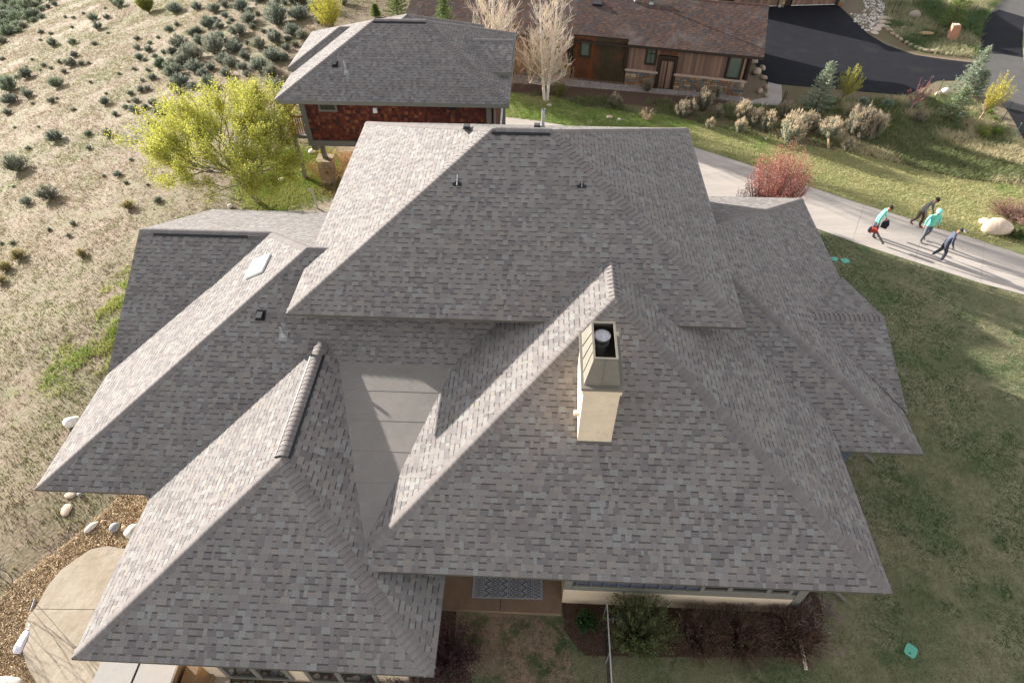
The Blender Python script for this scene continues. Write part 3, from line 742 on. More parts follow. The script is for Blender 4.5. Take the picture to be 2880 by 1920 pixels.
lowr = [Vector((b0[0], b0[2], c0_)), Vector((b0[1], b0[2], c0_)), Vector((b0[1], b0[3], c0_)), Vector((b0[0], b0[3], c0_))]
upr = [Vector((b1[0], b1[2], c1_)), Vector((b1[1], b1[2], c1_)), Vector((b1[1], b1[3], c1_)), Vector((b1[0], b1[3], c1_))]
cen = (sum(lowr, Vector())+sum(upr, Vector()))/8
def panel(a, b, c, d, name, m, t=.012):
    mb = MB(); n_ = (b-a).cross(c-a).normalized()
    if n_.dot((a+b+c+d)/4-cen) < 0: n_ = -n_
    P = [a, b, c, d]; mb.prism(P, -n_*t, bottom=True); return cpart(mb, name, m)
def lerp(a, b, t): return a*(1-t)+b*t
for side in range(4):
    a, b = lowr[side], lowr[(side+1) % 4]; c, d_ = upr[(side+1) % 4], upr[side]; k = {0: 2, 1: 4, 2: 2, 3: 4}[side]
    for i in range(k):
        t0, t1 = i/k+.012, (i+1)/k-.012
        if side in (1, 3): t0 = i/k+(.035 if i else 0); t1 = (i+1)/k
        panel(lerp(a, b, t0), lerp(a, b, t1), lerp(d_, c, t1), lerp(d_, c, t0), 'hood_panel', M_CAP)
    # standing seams / dark slots between the panels
    for i in range(1, k):
        t = i/k; n_ = (b-a).cross(c-a).normalized(); n_ = n_ if n_.dot((a+b)/2-cen) > 0 else -n_
        if side in (1, 3):
            mb = MB(); mb.prism([lerp(a, b, t-.004)-n_*.015, lerp(a, b, t+.035)-n_*.015, lerp(d_, c, t+.035)-n_*.015, lerp(d_, c, t-.004)-n_*.015], -n_*.01, bottom=True); cpart(mb, 'slot', M_BLACK)
        else:
            mb = MB(); mb.tube([lerp(a, b, t)+n_*.006, lerp(d_, c, t)+n_*.006], .014, 5); cpart(mb, 'seam', M_CAP)
mb = MB(); t = .045; X0, X1, Y0_, Y1_ = b1[0]-.015, b1[1]+.015, b1[2]-.015, b1[3]+.015; zz = c1_
mb.box(X0, X1, Y0_, Y0_+t, zz, zz+.035); mb.box(X0, X1, Y1_-t, Y1_, zz, zz+.035); mb.box(X0, X0+t, Y0_+t, Y1_-t, zz+.001, zz+.034); mb.box(X1-t, X1, Y0_+t, Y1_-t, zz+.001, zz+.034); cpart(mb, 'hood_frame', M_CAP)
mb = MB(); mb.box(CX0+.06, CX1-.06, CY0+.1, CY1-.1, 7.42, 7.44); cpart(mb, 'hood_floor', mat('sooty_floor', (.09, .085, .06), .9, noise=(8, .3)))
fq = G(1694, 941, 8.0); fx, fy = fq.x, fq.y
mb = MB(); mb.tube([(fx, fy, 7.44), (fx, fy, 7.84)], .13, 24); cpart(mb, 'flue_pipe', M_METAL, False)
mb = MB()
for i in range(40):
    t = 2*math.pi*i/40; x_, y_ = fx+.17*math.cos(t), fy+.17*math.sin(t); mb.tube([(x_, y_, 7.80), (x_, y_, 7.965)], .007, 4)
mb.tube([(fx, fy, 7.78), (fx, fy, 7.81)], .175, 28); cpart(mb, 'flue_grille', M_METAL)
mb = MB(); mb.tube([(fx, fy, 7.81), (fx, fy, 7.96)], .155, 24); cpart(mb, 'flue_core', M_BLACK)
mb = MB(); mb.tube([(fx, fy, 7.965), (fx, fy, 7.985), (fx, fy, 8.0)], [.185, .185, .15], 32); cpart(mb, 'flue_cap', mat('zinc_disc', (.5, .5, .52), .5, metal=.6, noise=(9, .25)))
mb = MB(); mb.box(CX0-.13, CX0, -3.0, -2.9, 6.2, 6.3); cpart(mb, 'vent_knob', M_STUC)

# ================================================================== NEIGHBOUR: red shingled house behind
h2 = empty('house', (0, 18.5, 0))
tag(h2, 'neighbouring house with red-brown wood shingle wall and grey hipped roof, upper centre left', 'house')
def gen_roof(polys, hs):
    r = deck('roof', polys, hs); return r, [Face(p, r) for p in polys]
x0, x1, y0, y1, z, s = -5.23, 5.16, 14.72, 22.70, 4.84, .5
q0, q1 = hip_part(x0, x1, y0, y1, z, s)
rm, fm = gen_roof([[(x0, y0, z), (x1, y0, z), q1, q0], [(x1, y0, z), (x1, y1, z), q1], [(x1, y1, z), (x0, y1, z), q0, q1], [(x0, y1, z), (x0, y0, z), q0]], h2)
ux0, ux1, uy0, uy1, uz = -5.42, 0.0, 17.6, 21.97, 5.01
u0 = (ux0+2.185, 19.785, uz+1.0925); u1 = (0, 19.785, uz+1.0925)
ru, fu = gen_roof([[(ux0, uy0, uz), (ux1, uy0, uz), u1, u0], [(ux0, uy1, uz), (ux0, uy0, uz), u0], [(ux1, uy1, uz), (ux0, uy1, uz), u0, u1]], h2)
rr, fr_ = gen_roof([[(-3.4, 17, 4.8), (3.4, 17, 4.8), (0, 20.4, 6.5)], [(-3.4, 23.8, 4.8), (-3.4, 17, 4.8), (0, 20.4, 6.5)], [(3.4, 17, 4.8), (3.4, 23.8, 4.8), (0, 20.4, 6.5)], [(-3.4, 23.8, 4.8), (3.4, 23.8, 4.8), (0, 20.4, 6.5)]], h2)
rd, fd = gen_roof([[(5.18, 16.9, 5.29), (5.18, 18.77, 6.01), (2.8, 18.77, 6.01), (4.26, 16.9, 5.29)], [(5.18, 20.64, 5.29), (5.18, 18.77, 6.01), (2.8, 18.77, 6.01), (4.26, 20.64, 5.29)]], h2)
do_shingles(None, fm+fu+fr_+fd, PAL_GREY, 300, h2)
hip(fm[0], fm[3], (x0, y0, z), q0, rm); hip(fm[0], fm[1], (x1, y0, z), q1, rm); hip(fm[1], fm[2], (x1, y1, z), q1, rm); hip(fm[0], fm[2], q0, q1, rm, lift=.055)
hip(fu[0], fu[1], (ux0, uy0, uz), u0, ru); hip(fu[0], fu[2], u0, (-1.6, 19.785, u0[2]), ru); hip(fr_[1], fr_[3], (-3.4, 23.8, 4.8), (0, 20.4, 6.5), rr); hip(fr_[2], fr_[3], (3.4, 23.8, 4.8), (0, 20.4, 6.5), rr); hip(fd[0], fd[1], (2.9, 18.77, 6.01), (5.18, 18.77, 6.01), rd)
flush_caps(200)
da, db = slope_dirs(fm[0], fm[2], q0, q1); ridge_vent(q0, q1, [da], rm)
fascia([((x0, y0, z), (x1, y0, z)), ((x1, y0, z), (x1, y1, z)), ((x0, y1, z), (x0, y0, z)), ((ux0, uy0, uz), (-4.2, uy0, uz)), ((ux0, uy1, uz), (ux0, uy0, uz)), ((4.3, 16.9, 5.29), (5.18, 16.9, 5.29)), ((5.18, 16.9, 5.27), (5.18, 20.64, 5.27))], h2, h=.16, m=M_TRIM)
def part(name, m, parent, *boxes, col=(.5, .5, .5), M=None):
    mb = MB()
    for b in boxes: mb.box(*b, col=col, M=M)
    return child(mb.build(name, m), parent)
part('soffit', M_SOFF, h2, (x0+.02, x1-.02, y0+.02, y1-.02, z-.18, z-.165))
wl = part('wall', mat('red_cedar_backing', (.07, .02, .012), .9), h2, (-4.25, 4.2, 15.26, 22, 2.5, 4.66))
part('lower_wall', M_STUC, h2, (-2.4, 4.2, 16.4, 22, 0, 2.45)); part('upper_wall', M_STUC, h2, (-4.6, -1, 18.4, 21.4, 4.0, 4.85)); part('gable_wall', M_BLUE, h2, (4.4, 4.7, 17.5, 20, 4.0, 5.4))
part('band_board', M_TRIM, h2, (-4.36, 4.3, 15.17, 15.26, 2.4, 2.66)); part('corner_board', M_TRIM, h2, (-4.36, -4.12, 15.18, 15.3, 2.665, 4.65)); part('corner_board', M_TRIM, h2, (4.12, 4.34, 15.18, 15.3, 2.665, 4.65))
part('bracket', M_TRIM, h2, (-4.3, -4.0, 15.3, 15.6, 2.1, 2.4))
PALC = [((.12, .028, .014), 6), ((.085, .02, .012), 5), ((.17, .045, .018), 3), ((.24, .085, .03), 1.3), ((.055, .018, .014), 3), ((.14, .05, .03), 1.5)]
cs2 = []
zz = 2.67
while zz < 4.62:
    xx = -4.12-random.random()*.1
    while xx < 4.12:
        wv = random.uniform(.09, .19); a, b = max(xx, -4.12), min(xx+wv-.006, 4.12)
        if b-a > .02 and not (-3.55 < (a+b)/2 < -2.6 and zz > 4.08): cs2.append((a, b, zz-random.uniform(0, .012), zz+.15))
        xx += wv
    zz += .15
cs2.sort(key=lambda c: (c[0] > 1.0, -(c[1]-c[0])))
rest_mb = MB()
for i, (a, b, c, d_) in enumerate(cs2):
    mb = MB() if i < 300 else rest_mb; col = pick(PALC)
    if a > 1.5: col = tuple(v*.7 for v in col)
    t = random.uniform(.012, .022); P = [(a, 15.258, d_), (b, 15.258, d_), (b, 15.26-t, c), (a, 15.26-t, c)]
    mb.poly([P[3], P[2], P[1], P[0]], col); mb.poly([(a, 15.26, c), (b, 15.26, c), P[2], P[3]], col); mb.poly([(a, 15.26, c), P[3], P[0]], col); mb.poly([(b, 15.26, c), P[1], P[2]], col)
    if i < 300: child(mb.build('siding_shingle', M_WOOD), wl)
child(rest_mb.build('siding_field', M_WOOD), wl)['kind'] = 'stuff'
window('window', -3.5, -2.65, 15.27, 4.1, 4.9, h2)
part('meter_box', M_WHITE, h2, (-1.0, -.82, 15.12, 15.23, 4.12, 4.34)); part('wall_vent', M_BLACK, h2, (2.35, 2.8, 15.2, 15.25, 4.3, 4.42))
pipe('downspout', [(4.5, 14.9, 4.6), (4.5, 15.1, 4.4), (4.5, 15.1, .1)], .05, M_TRIM, h2); pipe('downspout', [(4.85, 15.0, 4.6), (4.45, 15.6, .1)], .04, M_WHITE, h2)
part('entry_post', M_TRIM, h2, (4.75, 4.95, 15.6, 15.8, 0, 4.6)); part('side_wall', wl.data.materials[0], h2, (4.2, 4.5, 15.5, 21, .4, 4.6))
# stone pillar and post carrying the overhanging corner
M_SAND = mat('sandstone', (.27, .19, .125), .9, col2=(.38, .29, .2), scale=3, noise=(12, .3), bump=(6, .7, .05))
pil = part('stone_pillar', M_SAND, h2, (-4.38, -3.72, 15.62, 16.25, 0, 1.22)); part('pillar_cap', M_SAND, pil, (-4.45, -3.65, 15.55, 16.32, 1.22, 1.32))
for i in range(4):
    for j in range(2): part('stone', M_SAND, pil, (-4.39+j*.34+.006, -4.39+(j+1)*.34-.004, 15.60, 15.62, i*.305+.01, i*.305+.295))
for i in range(4): part('stone', M_SAND, pil, (-3.72, -3.70, 15.64+.01*i, 16.23, i*.305+.01, i*.305+.295))
pipe('pipe_outlet', [(-3.98, 15.62, .72), (-3.98, 15.55, .72)], .07, mat('rust_pipe', (.25, .06, .03), .7), pil)
part('post', M_TRIM, h2, (-4.12, -3.92, 15.85, 16.05, 1.32, 2.4))
# deck with rail at the left end
M_RED = mat('red_stained_wood', (.30, .075, .03), .7, noise=(8, .25))
dk = part('deck', M_TRIM, h2, (-5.5, -4.36, 16.0, 18.6, 2.3, 2.45)); part('deck_post', M_RED, dk, (-5.45, -5.27, 16.02, 16.2, 2.45, 4.6)); part('deck_post', M_TRIM, dk, (-5.45, -5.27, 16.02, 16.2, 0, 2.3))
part('hand_rail', M_RED, dk, (-5.5, -4.36, 16.0, 16.1, 3.35, 3.45)); part('hand_rail', M_RED, dk, (-5.5, -5.4, 16.1, 18.6, 3.35, 3.45))
for i in range(8): part('baluster', M_RED, dk, (-5.2+i*.11, -5.165+i*.11, 16.03, 16.065, 2.5, 3.35))
f0 = fm[0]; vent_pipe(on_face(975, 205, f0), f0, .55, rm); box_vent(on_face(943, 183, f0), f0, rm, .15)

# ================================================================== NEIGHBOUR: long brown house
u_ = Vector((-.9806, .1961, 0)); R0 = Vector((18.77, 26.23, 0)); X_ = -u_; Y_ = Vector((-X_.y, X_.x, 0))
ML = Matrix(((X_.x, Y_.x, 0, R0.x), (X_.y, Y_.y, 0, R0.y), (0, 0, 1, 0), (0, 0, 0, 1)))
h3 = empty('house', (R0.x-8, R0.y+4, 0))
tag(h3, 'long low house with brown shingle roof, plank walls and stone base, top centre', 'house')
L3 = lambda *p: ML @ Vector(p)
sl3 = .345; ey3 = -.42; ez3 = 2.57; ry3 = 3.75; rz3 = ez3+sl3*(ry3-ey3)
zc3 = ez3+sl3*(.0-ey3)
pol = [[L3(-7.2, ey3, ez3), L3(.62, ey3, ez3), L3(.62, ry3, rz3), L3(-7.2, ry3, rz3)], [L3(-10.52, 0, zc3), L3(-7.2, 0, zc3), L3(-7.2, ry3, rz3), L3(-10.52, ry3, rz3)],
       [L3(-21.5, ey3, ez3), L3(-10.52, ey3, ez3), L3(-10.52, ry3, rz3), L3(-21.5, ry3, rz3)], [L3(.62, 7.9, ez3), L3(-21.5, 7.9, ez3), L3(-21.5, ry3, rz3), L3(.62, ry3, rz3)]]
r3f, f3 = gen_roof(pol, h3)
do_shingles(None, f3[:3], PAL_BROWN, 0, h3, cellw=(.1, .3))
hip(f3[0], f3[3], L3(-7.2, ry3, rz3), L3(.62, ry3, rz3), r3f, col=(.11, .06, .045)); hip(f3[2], f3[3], L3(-21.5, ry3, rz3), L3(-7.2, ry3, rz3), r3f, col=(.11, .06, .045)); flush_caps(0)
M_DK = mat('dark_bronze_trim', (.035, .022, .015), .6, noise=(8, .2))
for a, b in ((L3(-7.2, ey3, ez3), L3(.62, ey3, ez3)), (L3(-10.52, 0, zc3), L3(-7.2, 0, zc3)), (L3(-21.5, ey3, ez3), L3(-10.52, ey3, ez3)), (L3(.62, ey3, ez3), L3(.62, 7.9, ez3))): pass
fascia([(L3(-7.2, ey3, ez3), L3(.62, ey3, ez3)), (L3(-10.52, 0, zc3), L3(-7.2, 0, zc3)), (L3(-21.5, ey3, ez3), L3(-10.52, ey3, ez3))], h3, m=M_DK, h=.16)
part('wall', M_DK, h3, (-21, 0, .02, 7.5, 0, 2.42), M=ML); part('wall', M_DK, h3, (-10.5, -7.2, .3, 3, 2.4, 2.7), M=ML)
part('soffit', M_DK, h3, (-21.4, .6, ey3+.02, 7.8, 2.40, 2.415), M=ML)
PALW = [((.20, .12, .085), 4), ((.16, .10, .075), 4), ((.24, .15, .105), 3), ((.13, .085, .065), 2)]
def board(xa, xb, za, zb, y=-.02, pal=PALW, t=.03):
    mb = MB(); mb.box(xa+.004, xb-.004, y-t, y, za, zb, pick(pal), ML); child(mb.build('board', M_WOOD), h3)
for i in range(20): board(-4.2+i*.145, -4.2+(i+1)*.145, 1.04, 2.41)
for i in range(13):
    a = -7.12+i*.143
    if a > -6.08 and a < -5.45:
        board(a, a+.143, 1.04, 1.36)
    else: board(a, a+.143, 1.04, 2.41)
for i in range(6): board(-11.75+i*.15, -11.6+i*.15, 1.04, 2.41)
for i in range(30): board(-16.5+i*.15, -16.35+i*.15, 1.04, 2.41)
PALS = [((.30, .19, .10), 4), ((.36, .25, .15), 3), ((.22, .19, .15), 3), ((.17, .17, .155), 2.5), ((.42, .34, .23), 2), ((.26, .13, .06), 2.5), ((.13, .13, .13), 1.5)]
def stones(xa, xb, za, zb, name='stone', par=None):
    zz = za
    while zz < zb-.03:
        hgt = min(random.uniform(.12, .24), zb-zz)
        if zb-zz-hgt < .06: hgt = zb-zz
        xx = xa
        while xx < xb-.02:
            wd = min(random.uniform(.16, .46), xb-xx)
            if xb-xx-wd < .08: wd = xb-xx
            mb = MB(); c = pick(PALS); t = random.uniform(.05, .10); j = [random.uniform(.006, .03) for _ in range(8)]
            F = [L3(xx+j[0], -t, zz+j[1]), L3(xx+wd-j[2], -t, zz+j[3]), L3(xx+wd-j[4], -t*.9, zz+hgt-j[5]), L3(xx+j[6], -t*.9, zz+hgt-j[7])]
            mb.prism(F, Y_*(t-.0)+Vector((0, 0, 0)), c); child(mb.build(name, M_STONE), par or h3)
            xx += wd
        zz += hgt
M_MORT = mat('mortar', (.14, .11, .08), .95)
for (xa, xb) in ((-4.16, 0.02), (-7.15, -5.25), (-14.5, -10.57)):
    part('mortar_bed', M_MORT, h3, (xa, xb, -.03, .0, 0, .9), M=ML); stones(xa, xb, 0, .9)
    part('stone_cap', mat('pale_cap_stone', (.42, .32, .24), .85, noise=(6, .15)), h3, (xa-.05, xb+.05, -.16, .02, .9, 1.02), M=ML)
part('mortar_bed', M_MORT, h3, (-.0, .03, -.0, 2.5, 0, .9), M=ML)
# corrugated rusty metal bay
mb = MB(); n_ = 46
for i in range(n_):
    xa = -10.5+i*3.28/n_; w_ = 3.28/n_; c = (.085+.05*random.random(), .045, .02) if i < 18 else (.06, .045, .025)
    P = [(xa, 0), (xa+w_*.25, -.022), (xa+w_*.5, -.03), (xa+w_*.75, -.022), (xa+w_, 0)]
    for a, b in zip(P[:-1], P[1:]): mb.poly([L3(a[0], a[1]-.03, .12), L3(b[0], b[1]-.03, .12), L3(b[0], b[1]-.03, 2.66), L3(a[0], a[1]-.03, 2.66)], c)
M_RUST = mat('rusty_corrugated_metal', attr=True, rough=.6, noise=(3, .3), extra=[((.20, .065, .02), .9, .52, .7, .8)])
child(mb.build('corrugated_panel', M_RUST), h3)
mb = MB()
for i in range(14):
    xa = -5.3+i*1.1/14; c = (.13, .07, .045)
    mb.poly([L3(xa, -.03, 2.02), L3(xa+.04, -.06, 2.02), L3(xa+.04, -.06, 2.41), L3(xa, -.03, 2.41)], c); mb.poly([L3(xa+.04, -.06, 2.02), L3(xa+.0785, -.03, 2.02), L3(xa+.0785, -.03, 2.41), L3(xa+.04, -.06, 2.41)], c)
child(mb.build('corrugated_panel', M_RUST), h3)
part('kerb_beam', mat('weathered_beam', (.12, .085, .06), .9, noise=(5, .3)), h3, (-10.5, -7.2, -.14, -.02, 0, .12), M=ML)
for (xa, xb, za, zb) in ((-10.85, -10.58, 1.02, 2.41), (-7.3, -7.1, 1.02, 2.43), (-.08, .06, 1.02, 2.41)): part('corner_post', M_DK, h3, (xa, xb, -.14, .0, za, zb), M=ML)
def window3(xa, xb, za, zb, cross=False):
    mb = MB(); t = .1; y_a, y_b = -.13, -.03
    for bx_ in ((xa, xb, y_a, y_b, za, za+t), (xa, xb, y_a, y_b, zb-t, zb), (xa, xa+t, y_a+.002, y_b, za+t, zb-t), (xb-t, xb, y_a+.002, y_b, za+t, zb-t)): mb.box(*bx_, M=ML)
    if cross: mb.box((xa+xb)/2-.015, (xa+xb)/2+.015, y_a+.03, y_b, za+t, zb-t, M=ML); mb.box(xa+t, xb-t, y_a+.032, y_b, zb-.38, zb-.35, M=ML)
    o = child(mb.build('window', M_DK), h3); g_ = MB(); g_.box(xa+t, xb-t, -.06, -.05, za+t, zb-t, M=ML); child(g_.build('pane', mat('grey_green_glass', (.10, .13, .11), .15, spec=.6)), o)
window3(-10.1, -9.4, 1.45, 2.5); window3(-6.07, -5.42, 1.37, 2.4, True); window3(-1.25, -.38, 1.02, 2.38)
part('wood_post', M_WOOD, h3, (-.37, -.25, -.16, -.03, 1.02, 2.4), col=(.24, .15, .1), M=ML)
dr = part('door', M_DK, h3, (-5.25, -4.16, -.06, -.0, 0, 1.98), M=ML)
for (xa, xb) in ((-5.06, -4.74), (-4.66, -4.34)):
    for i in range(3): w_ = (xb-xa)/3; mb = MB(); mb.box(xa+i*w_+.003, xa+(i+1)*w_-.003, -.085, -.06, .04, 1.68, pick(PALW), ML); child(mb.build('board', M_WOOD), dr)
part('door_frame', M_DK, dr, (-5.3, -5.16, -.14, .0, 0, 2.0), (-4.25, -4.11, -.14, 0, 0, 2.0), (-5.3, -4.11, -.15, 0, 1.86, 2.0), M=ML)
p = on_face(1681, 12, f3[2]); M = frame_of(f3[2], p); mb = MB(); P0 = [M @ Vector(v) for v in ((-.3, -.22, .16), (.3, -.22, .16), (.24, .25, .04), (-.24, .25, .04))]
mb.prism(P0, f3[2].n*-.13); child(mb.build('box_vent', M_BLACK), r3f)
p = on_face(1832, 12, f3[2]); mb = MB(); mb.tube([p, p+Vector((0, 0, .9))], .05, 8); o = child(mb.build('vent_pipe', M_BLACK), r3f); mb = MB(); mb.tube([p+Vector((0, 0, .0)), p+Vector((0, 0, .14))], [.16, .06], 10); child(mb.build('pipe_flashing', M_METAL), o)
p = on_face(1787, 8, f3[2]); mb = MB(); mb.tube([p+Vector((-.9, 1.4, .9)), p+Vector((0, 0, .08))], .07, 8); child(mb.build('roof_duct', M_METAL), r3f)

# garage wing beyond the apron
gA, gB = G(2165, 18), G(2352, 13); gx_ = (gB-gA).normalized(); gy_ = Vector((-gx_.y, gx_.x, 0)); gA = gA-gx_*4.2
MG = Matrix(((gx_.x, gy_.x, 0, gA.x), (gx_.y, gy_.y, 0, gA.y), (0, 0, 1, 0), (0, 0, 0, 1))); LG = (gB-gA).length
gar = empty('garage', tuple(gA)); tag(gar, 'brown plank garage wing with stone piers beyond the black asphalt apron', 'garage')
part('wall', M_DK, gar, (0, LG+.6, .05, 6, 0, 3.2), M=MG); part('roof', M_DK, gar, (-.5, LG+1, -.5, 6.5, 3.2, 3.35), M=MG)
q_ = MG.inverted() @ G(2350, 13); q2 = MG.inverted() @ G(2222, 14); q3 = MG.inverted() @ G(2190, 20)
for xa, xb in ((q2.x, q_.x-.1), (q3.x-3.6, q3.x-.1)):
    dd_ = part('garage_door', M_DK, gar, (xa, xb, -.02, .05, .05, 2.4), M=MG); part('threshold', M_WHITE, gar, (xa, xb, -.06, .0, 0, .04), M=MG)
    k = int((xb-xa)/.2)
    for i in range(k): mb = MB(); mb.box(xa+i*(xb-xa)/k+.005, xa+(i+1)*(xb-xa)/k-.005, -.05, -.02, .06, 2.4, pick(PALW), MG); child(mb.build('board', M_WOOD), dd_)
for xc in (q3.x-.1, q_.x+.05):
    pr = part('stone_pier', M_MORT, gar, (xc, xc+.45, -.3, .05, 0, 1.1), M=MG)
    for i in range(5):
        for j in range(2): mb = MB(); mb.box(xc+j*.22+.01, xc+j*.22+.21, -.33, -.3, i*.22+.01, i*.22+.2, pick(PALS), MG); child(mb.build('stone', M_STONE), pr)

# ================================================================== PLANTS
def rnd_dirs(n, up=0.0):
    v = RNG.normal(size=(n, 3)); v[:, 2] += up; return v/np.linalg.norm(v, axis=1)[:, None]
def leaf_quads(cen, dirs, L, W):
    """rhombic leaves at cen, long axis dirs, length L, width W"""
    n = len(cen); r = rnd_dirs(n); s = np.cross(dirs, r); s /= np.linalg.norm(s, axis=1)[:, None]+1e-9
    L = np.broadcast_to(L, (n,))[:, None]; W = np.broadcast_to(W, (n,))[:, None]
    return np.stack([cen-dirs*L*.5, cen+s*W*.5, cen+dirs*L*.5, cen-s*W*.5], 1)
def colvar(n, pal, v=.15):
    pal = np.array(pal); c = pal[RNG.integers(0, len(pal), n)]*(1+RNG.uniform(-v, v, (n, 1))); return c
def mesh_obj(name, me, parent=None):
    o = bpy.data.objects.new(name, me); C.objects.link(o)
    if parent is not None: o.parent = parent
    return o
def twigs(pairs, r0, r1, col, n=3, curve=.15):
    mb = MB()
    for a, b in pairs:
        a = Vector(a); b = Vector(b); m = (a+b)/2+Vector((random.gauss(0, 1), random.gauss(0, 1), random.gauss(0, .5)))*(b-a).length*curve*.4
        mb.tube([a, m, b], [r0, (r0+r1)/2, r1], n, tuple(c*random.uniform(.8, 1.2) for c in col), cap=False)
    return mb
# --- sagebrush: woody base with dense upright silver-green sprays, unit width 1 m
def make_sage(seed, pal, tip=None, nst=55, leaves=34, h=.62, lean=.0, woody=(.16, .12, .09), lw=(.095, .026)):
    random.seed(seed); root = empty('shrub', (0, 0, 0)); stems = []; cen = []; dr = []; cc = []
    for i in range(nst):
        t = random.random()*2*math.pi; rr = math.sqrt(random.random()); top = Vector((math.cos(t)*rr*.5, math.sin(t)*rr*.5, h*(1-.55*rr*rr)*random.uniform(.8, 1.12)))
        base = Vector((top.x*.18, top.y*.18, 0)); stems.append((base, top)); d0 = (top-base).normalized()
        for k in range(leaves):
            f = .30+.72*random.random(); p = base.lerp(top, f)+Vector((random.gauss(0, .035), random.gauss(0, .035), random.gauss(0, .03)))
            d = d0+Vector((random.gauss(0, .45), random.gauss(0, .45), random.gauss(0, .3)+.35)); d.normalize()
            cen.append(p); dr.append(d); b = pal[random.randrange(len(pal))]
            if tip and f > .82: b = tip[random.randrange(len(tip))]
            j = random.uniform(.8, 1.2); cc.append([v*j for v in b])
    st = twigs(stems[:26], .012, .004, woody, 3).build('stem', M_TWIG); st.parent = root
    P = leaf_quads(np.array(cen), np.array(dr), RNG.uniform(lw[0]*.7, lw[0]*1.3, len(cen)), RNG.uniform(lw[1]*.7, lw[1]*1.5, len(cen)))
    mesh_obj('foliage', quads_mesh('foliage', P, np.array(cc), M_LEAF), root); return root
SG = [(.16, .185, .14), (.21, .235, .185), (.125, .155, .115), (.185, .205, .17)]
SGD = [(.20, .21, .16), (.23, .23, .18), (.16, .18, .13)]
GRN = [(.11, .16, .08), (.13, .19, .09), (.16, .21, .12)]
protos = [make_sage(s, p_, nst=n_) for s, p_, n_ in ((1, SG, 60), (2, SG, 48), (3, SGD, 55), (4, SG, 70), (5, GRN+SG, 50))]
dryp = make_sage(9, [(.30, .24, .12), (.26, .22, .10), (.2, .2, .09)], nst=50)
used = set()
def dup_tree(root, loc, rz, sc, name=None):
    if root.get('placed') is None: r = root; root['placed'] = 1
    else:
        r = root.copy(); C.objects.link(r)
        for chd in list(root.children):
            c = chd.copy(); C.objects.link(c); c.parent = r
            for g_ in chd.children: d_ = g_.copy(); C.objects.link(d_); d_.parent = c
    if name: r.name = name
    r.location = loc; r.rotation_euler = (0, 0, rz); r.scale = sc if hasattr(sc, '__len__') else (sc, sc, sc); return r
c4 = [(1580,110,170),(1235,290,150),(1420,270,110),(1310,410,140),(978,260,70),(550,450,90),(680,465,70),(705,630,160),(965,600,120),(1255,610,90),(995,770,110),(805,850,90),(940,900,180),(1085,870,100),(1170,850,70),(585,890,90),(680,920,80),(530,940,50),(855,980,90),(235,1050,90),(360,1050,190),(60,1120,130),(150,1230,270),(375,1300,160),(145,1390,230),(105,1520,120),(770,1170,200),(690,1380,120),(970,1470,90),(1200,1100,60),(1575,990,60),(1400,1390,140),(1815,540,110),(2095,510,70),(1985,590,80),(2240,420,130),(1825,670,110),(1970,700,120),(1850,800,120),(1920,810,80),(1780,930,80),(1960,940,80),(2050,770,100),(2100,900,160),(2160,710,90),(2270,720,120),(2130,880,160),(2020,1060,130),(2230,900,150),(2270,1020,200),(1890,1090,80),(1870,1220,110),(1960,1200,120),(1725,1260,110),(1800,1360,120),(1700,1350,60),(1660,1440,100),(1790,1500,150),(1920,1450,110),(2030,1400,140),(2170,1480,150),(2100,1530,160),(1530,1540,90),(1410,1255,60),(755,1320,60),(30,800,90),(440,1390,60),(355,900,50),(1480,40,60),(1400,130,50),(870,245,50),(1110,200,50),(430,810,50),(540,545,50),(1430,450,55),(960,385,55)]
tl = [(40,60,150),(130,100,140),(240,40,150),(380,60,150),(240,150,150),(370,170,170),(60,180,150),(160,220,140),(480,230,110),(560,250,80),(380,290,170),(230,280,160),(90,300,170),(250,390,140),(60,370,150),(320,380,100),(100,490,190),(260,440,90),(30,590,130),(490,110,100),(660,30,130),(730,90,70),(640,120,70),(560,150,80),(200,450,120),(0,500,100),(450,300,80),(20,280,110),(520,60,90),(150,0,160),(300,-40,150),(450,-30,140),(20,-20,150),(600,-40,120)]
c5 = [(60,180,170),(355,140,110),(575,180,160),(720,100,110),(815,100,60),(660,20,260),(945,160,180),(1040,180,100),(1150,50,250),(1360,130,130),(1430,50,90),(1290,190,80),(1510,80,90),(1660,90,190),(1700,270,230),(1960,160,200),(1420,340,260),(1960,320,120),(1740,60,180),(1820,140,80),(725,230,90),(1145,225,90),(590,270,60),(630,285,50),(805,290,80),(1050,340,200),(510,390,160),(770,330,60),(85,350,70),(900,490,210),(1225,430,80),(1330,420,60),(1610,480,180),(1740,520,130),(1085,390,80),(280,490,110),(360,450,110),(380,600,140),(650,400,130),(650,580,200),(520,590,140),(140,660,220),(30,720,110),(280,710,170),(590,740,260),(850,700,190),(1170,660,170),(1390,590,190),(870,560,100),(1010,590,70),(1550,540,90),(1650,620,90),(1530,680,110),(990,790,140),(100,900,220),(300,820,240),(330,960,200),(60,1020,200),(430,1010,130),(530,930,110),(720,860,200),(800,900,160),(960,940,130),(1360,830,220),(1510,820,120),(1190,960,220),(1330,1030,170),(1000,1010,90),(130,1150,200),(20,1170,120),(520,1170,180),(750,1030,150),(820,1130,110),(300,1180,120),(1310,1140,110),(1420,1170,120),(450,1050,70),(100,1250,120),(2290,70,140),(1900,30,140),(900,-30,160),(1300,-20,120)]
c1 = [(745,945,80),(610,940,60),(390,985,120),(615,1030,50),(1065,1055,90),(130,1190,170),(815,1215,70),(190,1415,90),(350,1390,160),(1090,1390,70),(870,1270,40),(505,1550,50),(270,885,30),(200,1035,50),(105,888,30),(905,1105,40),(1020,1280,30),(1050,870,90),(1110,800,110),(1140,770,80),(715,1215,30),(95,1290,30)]
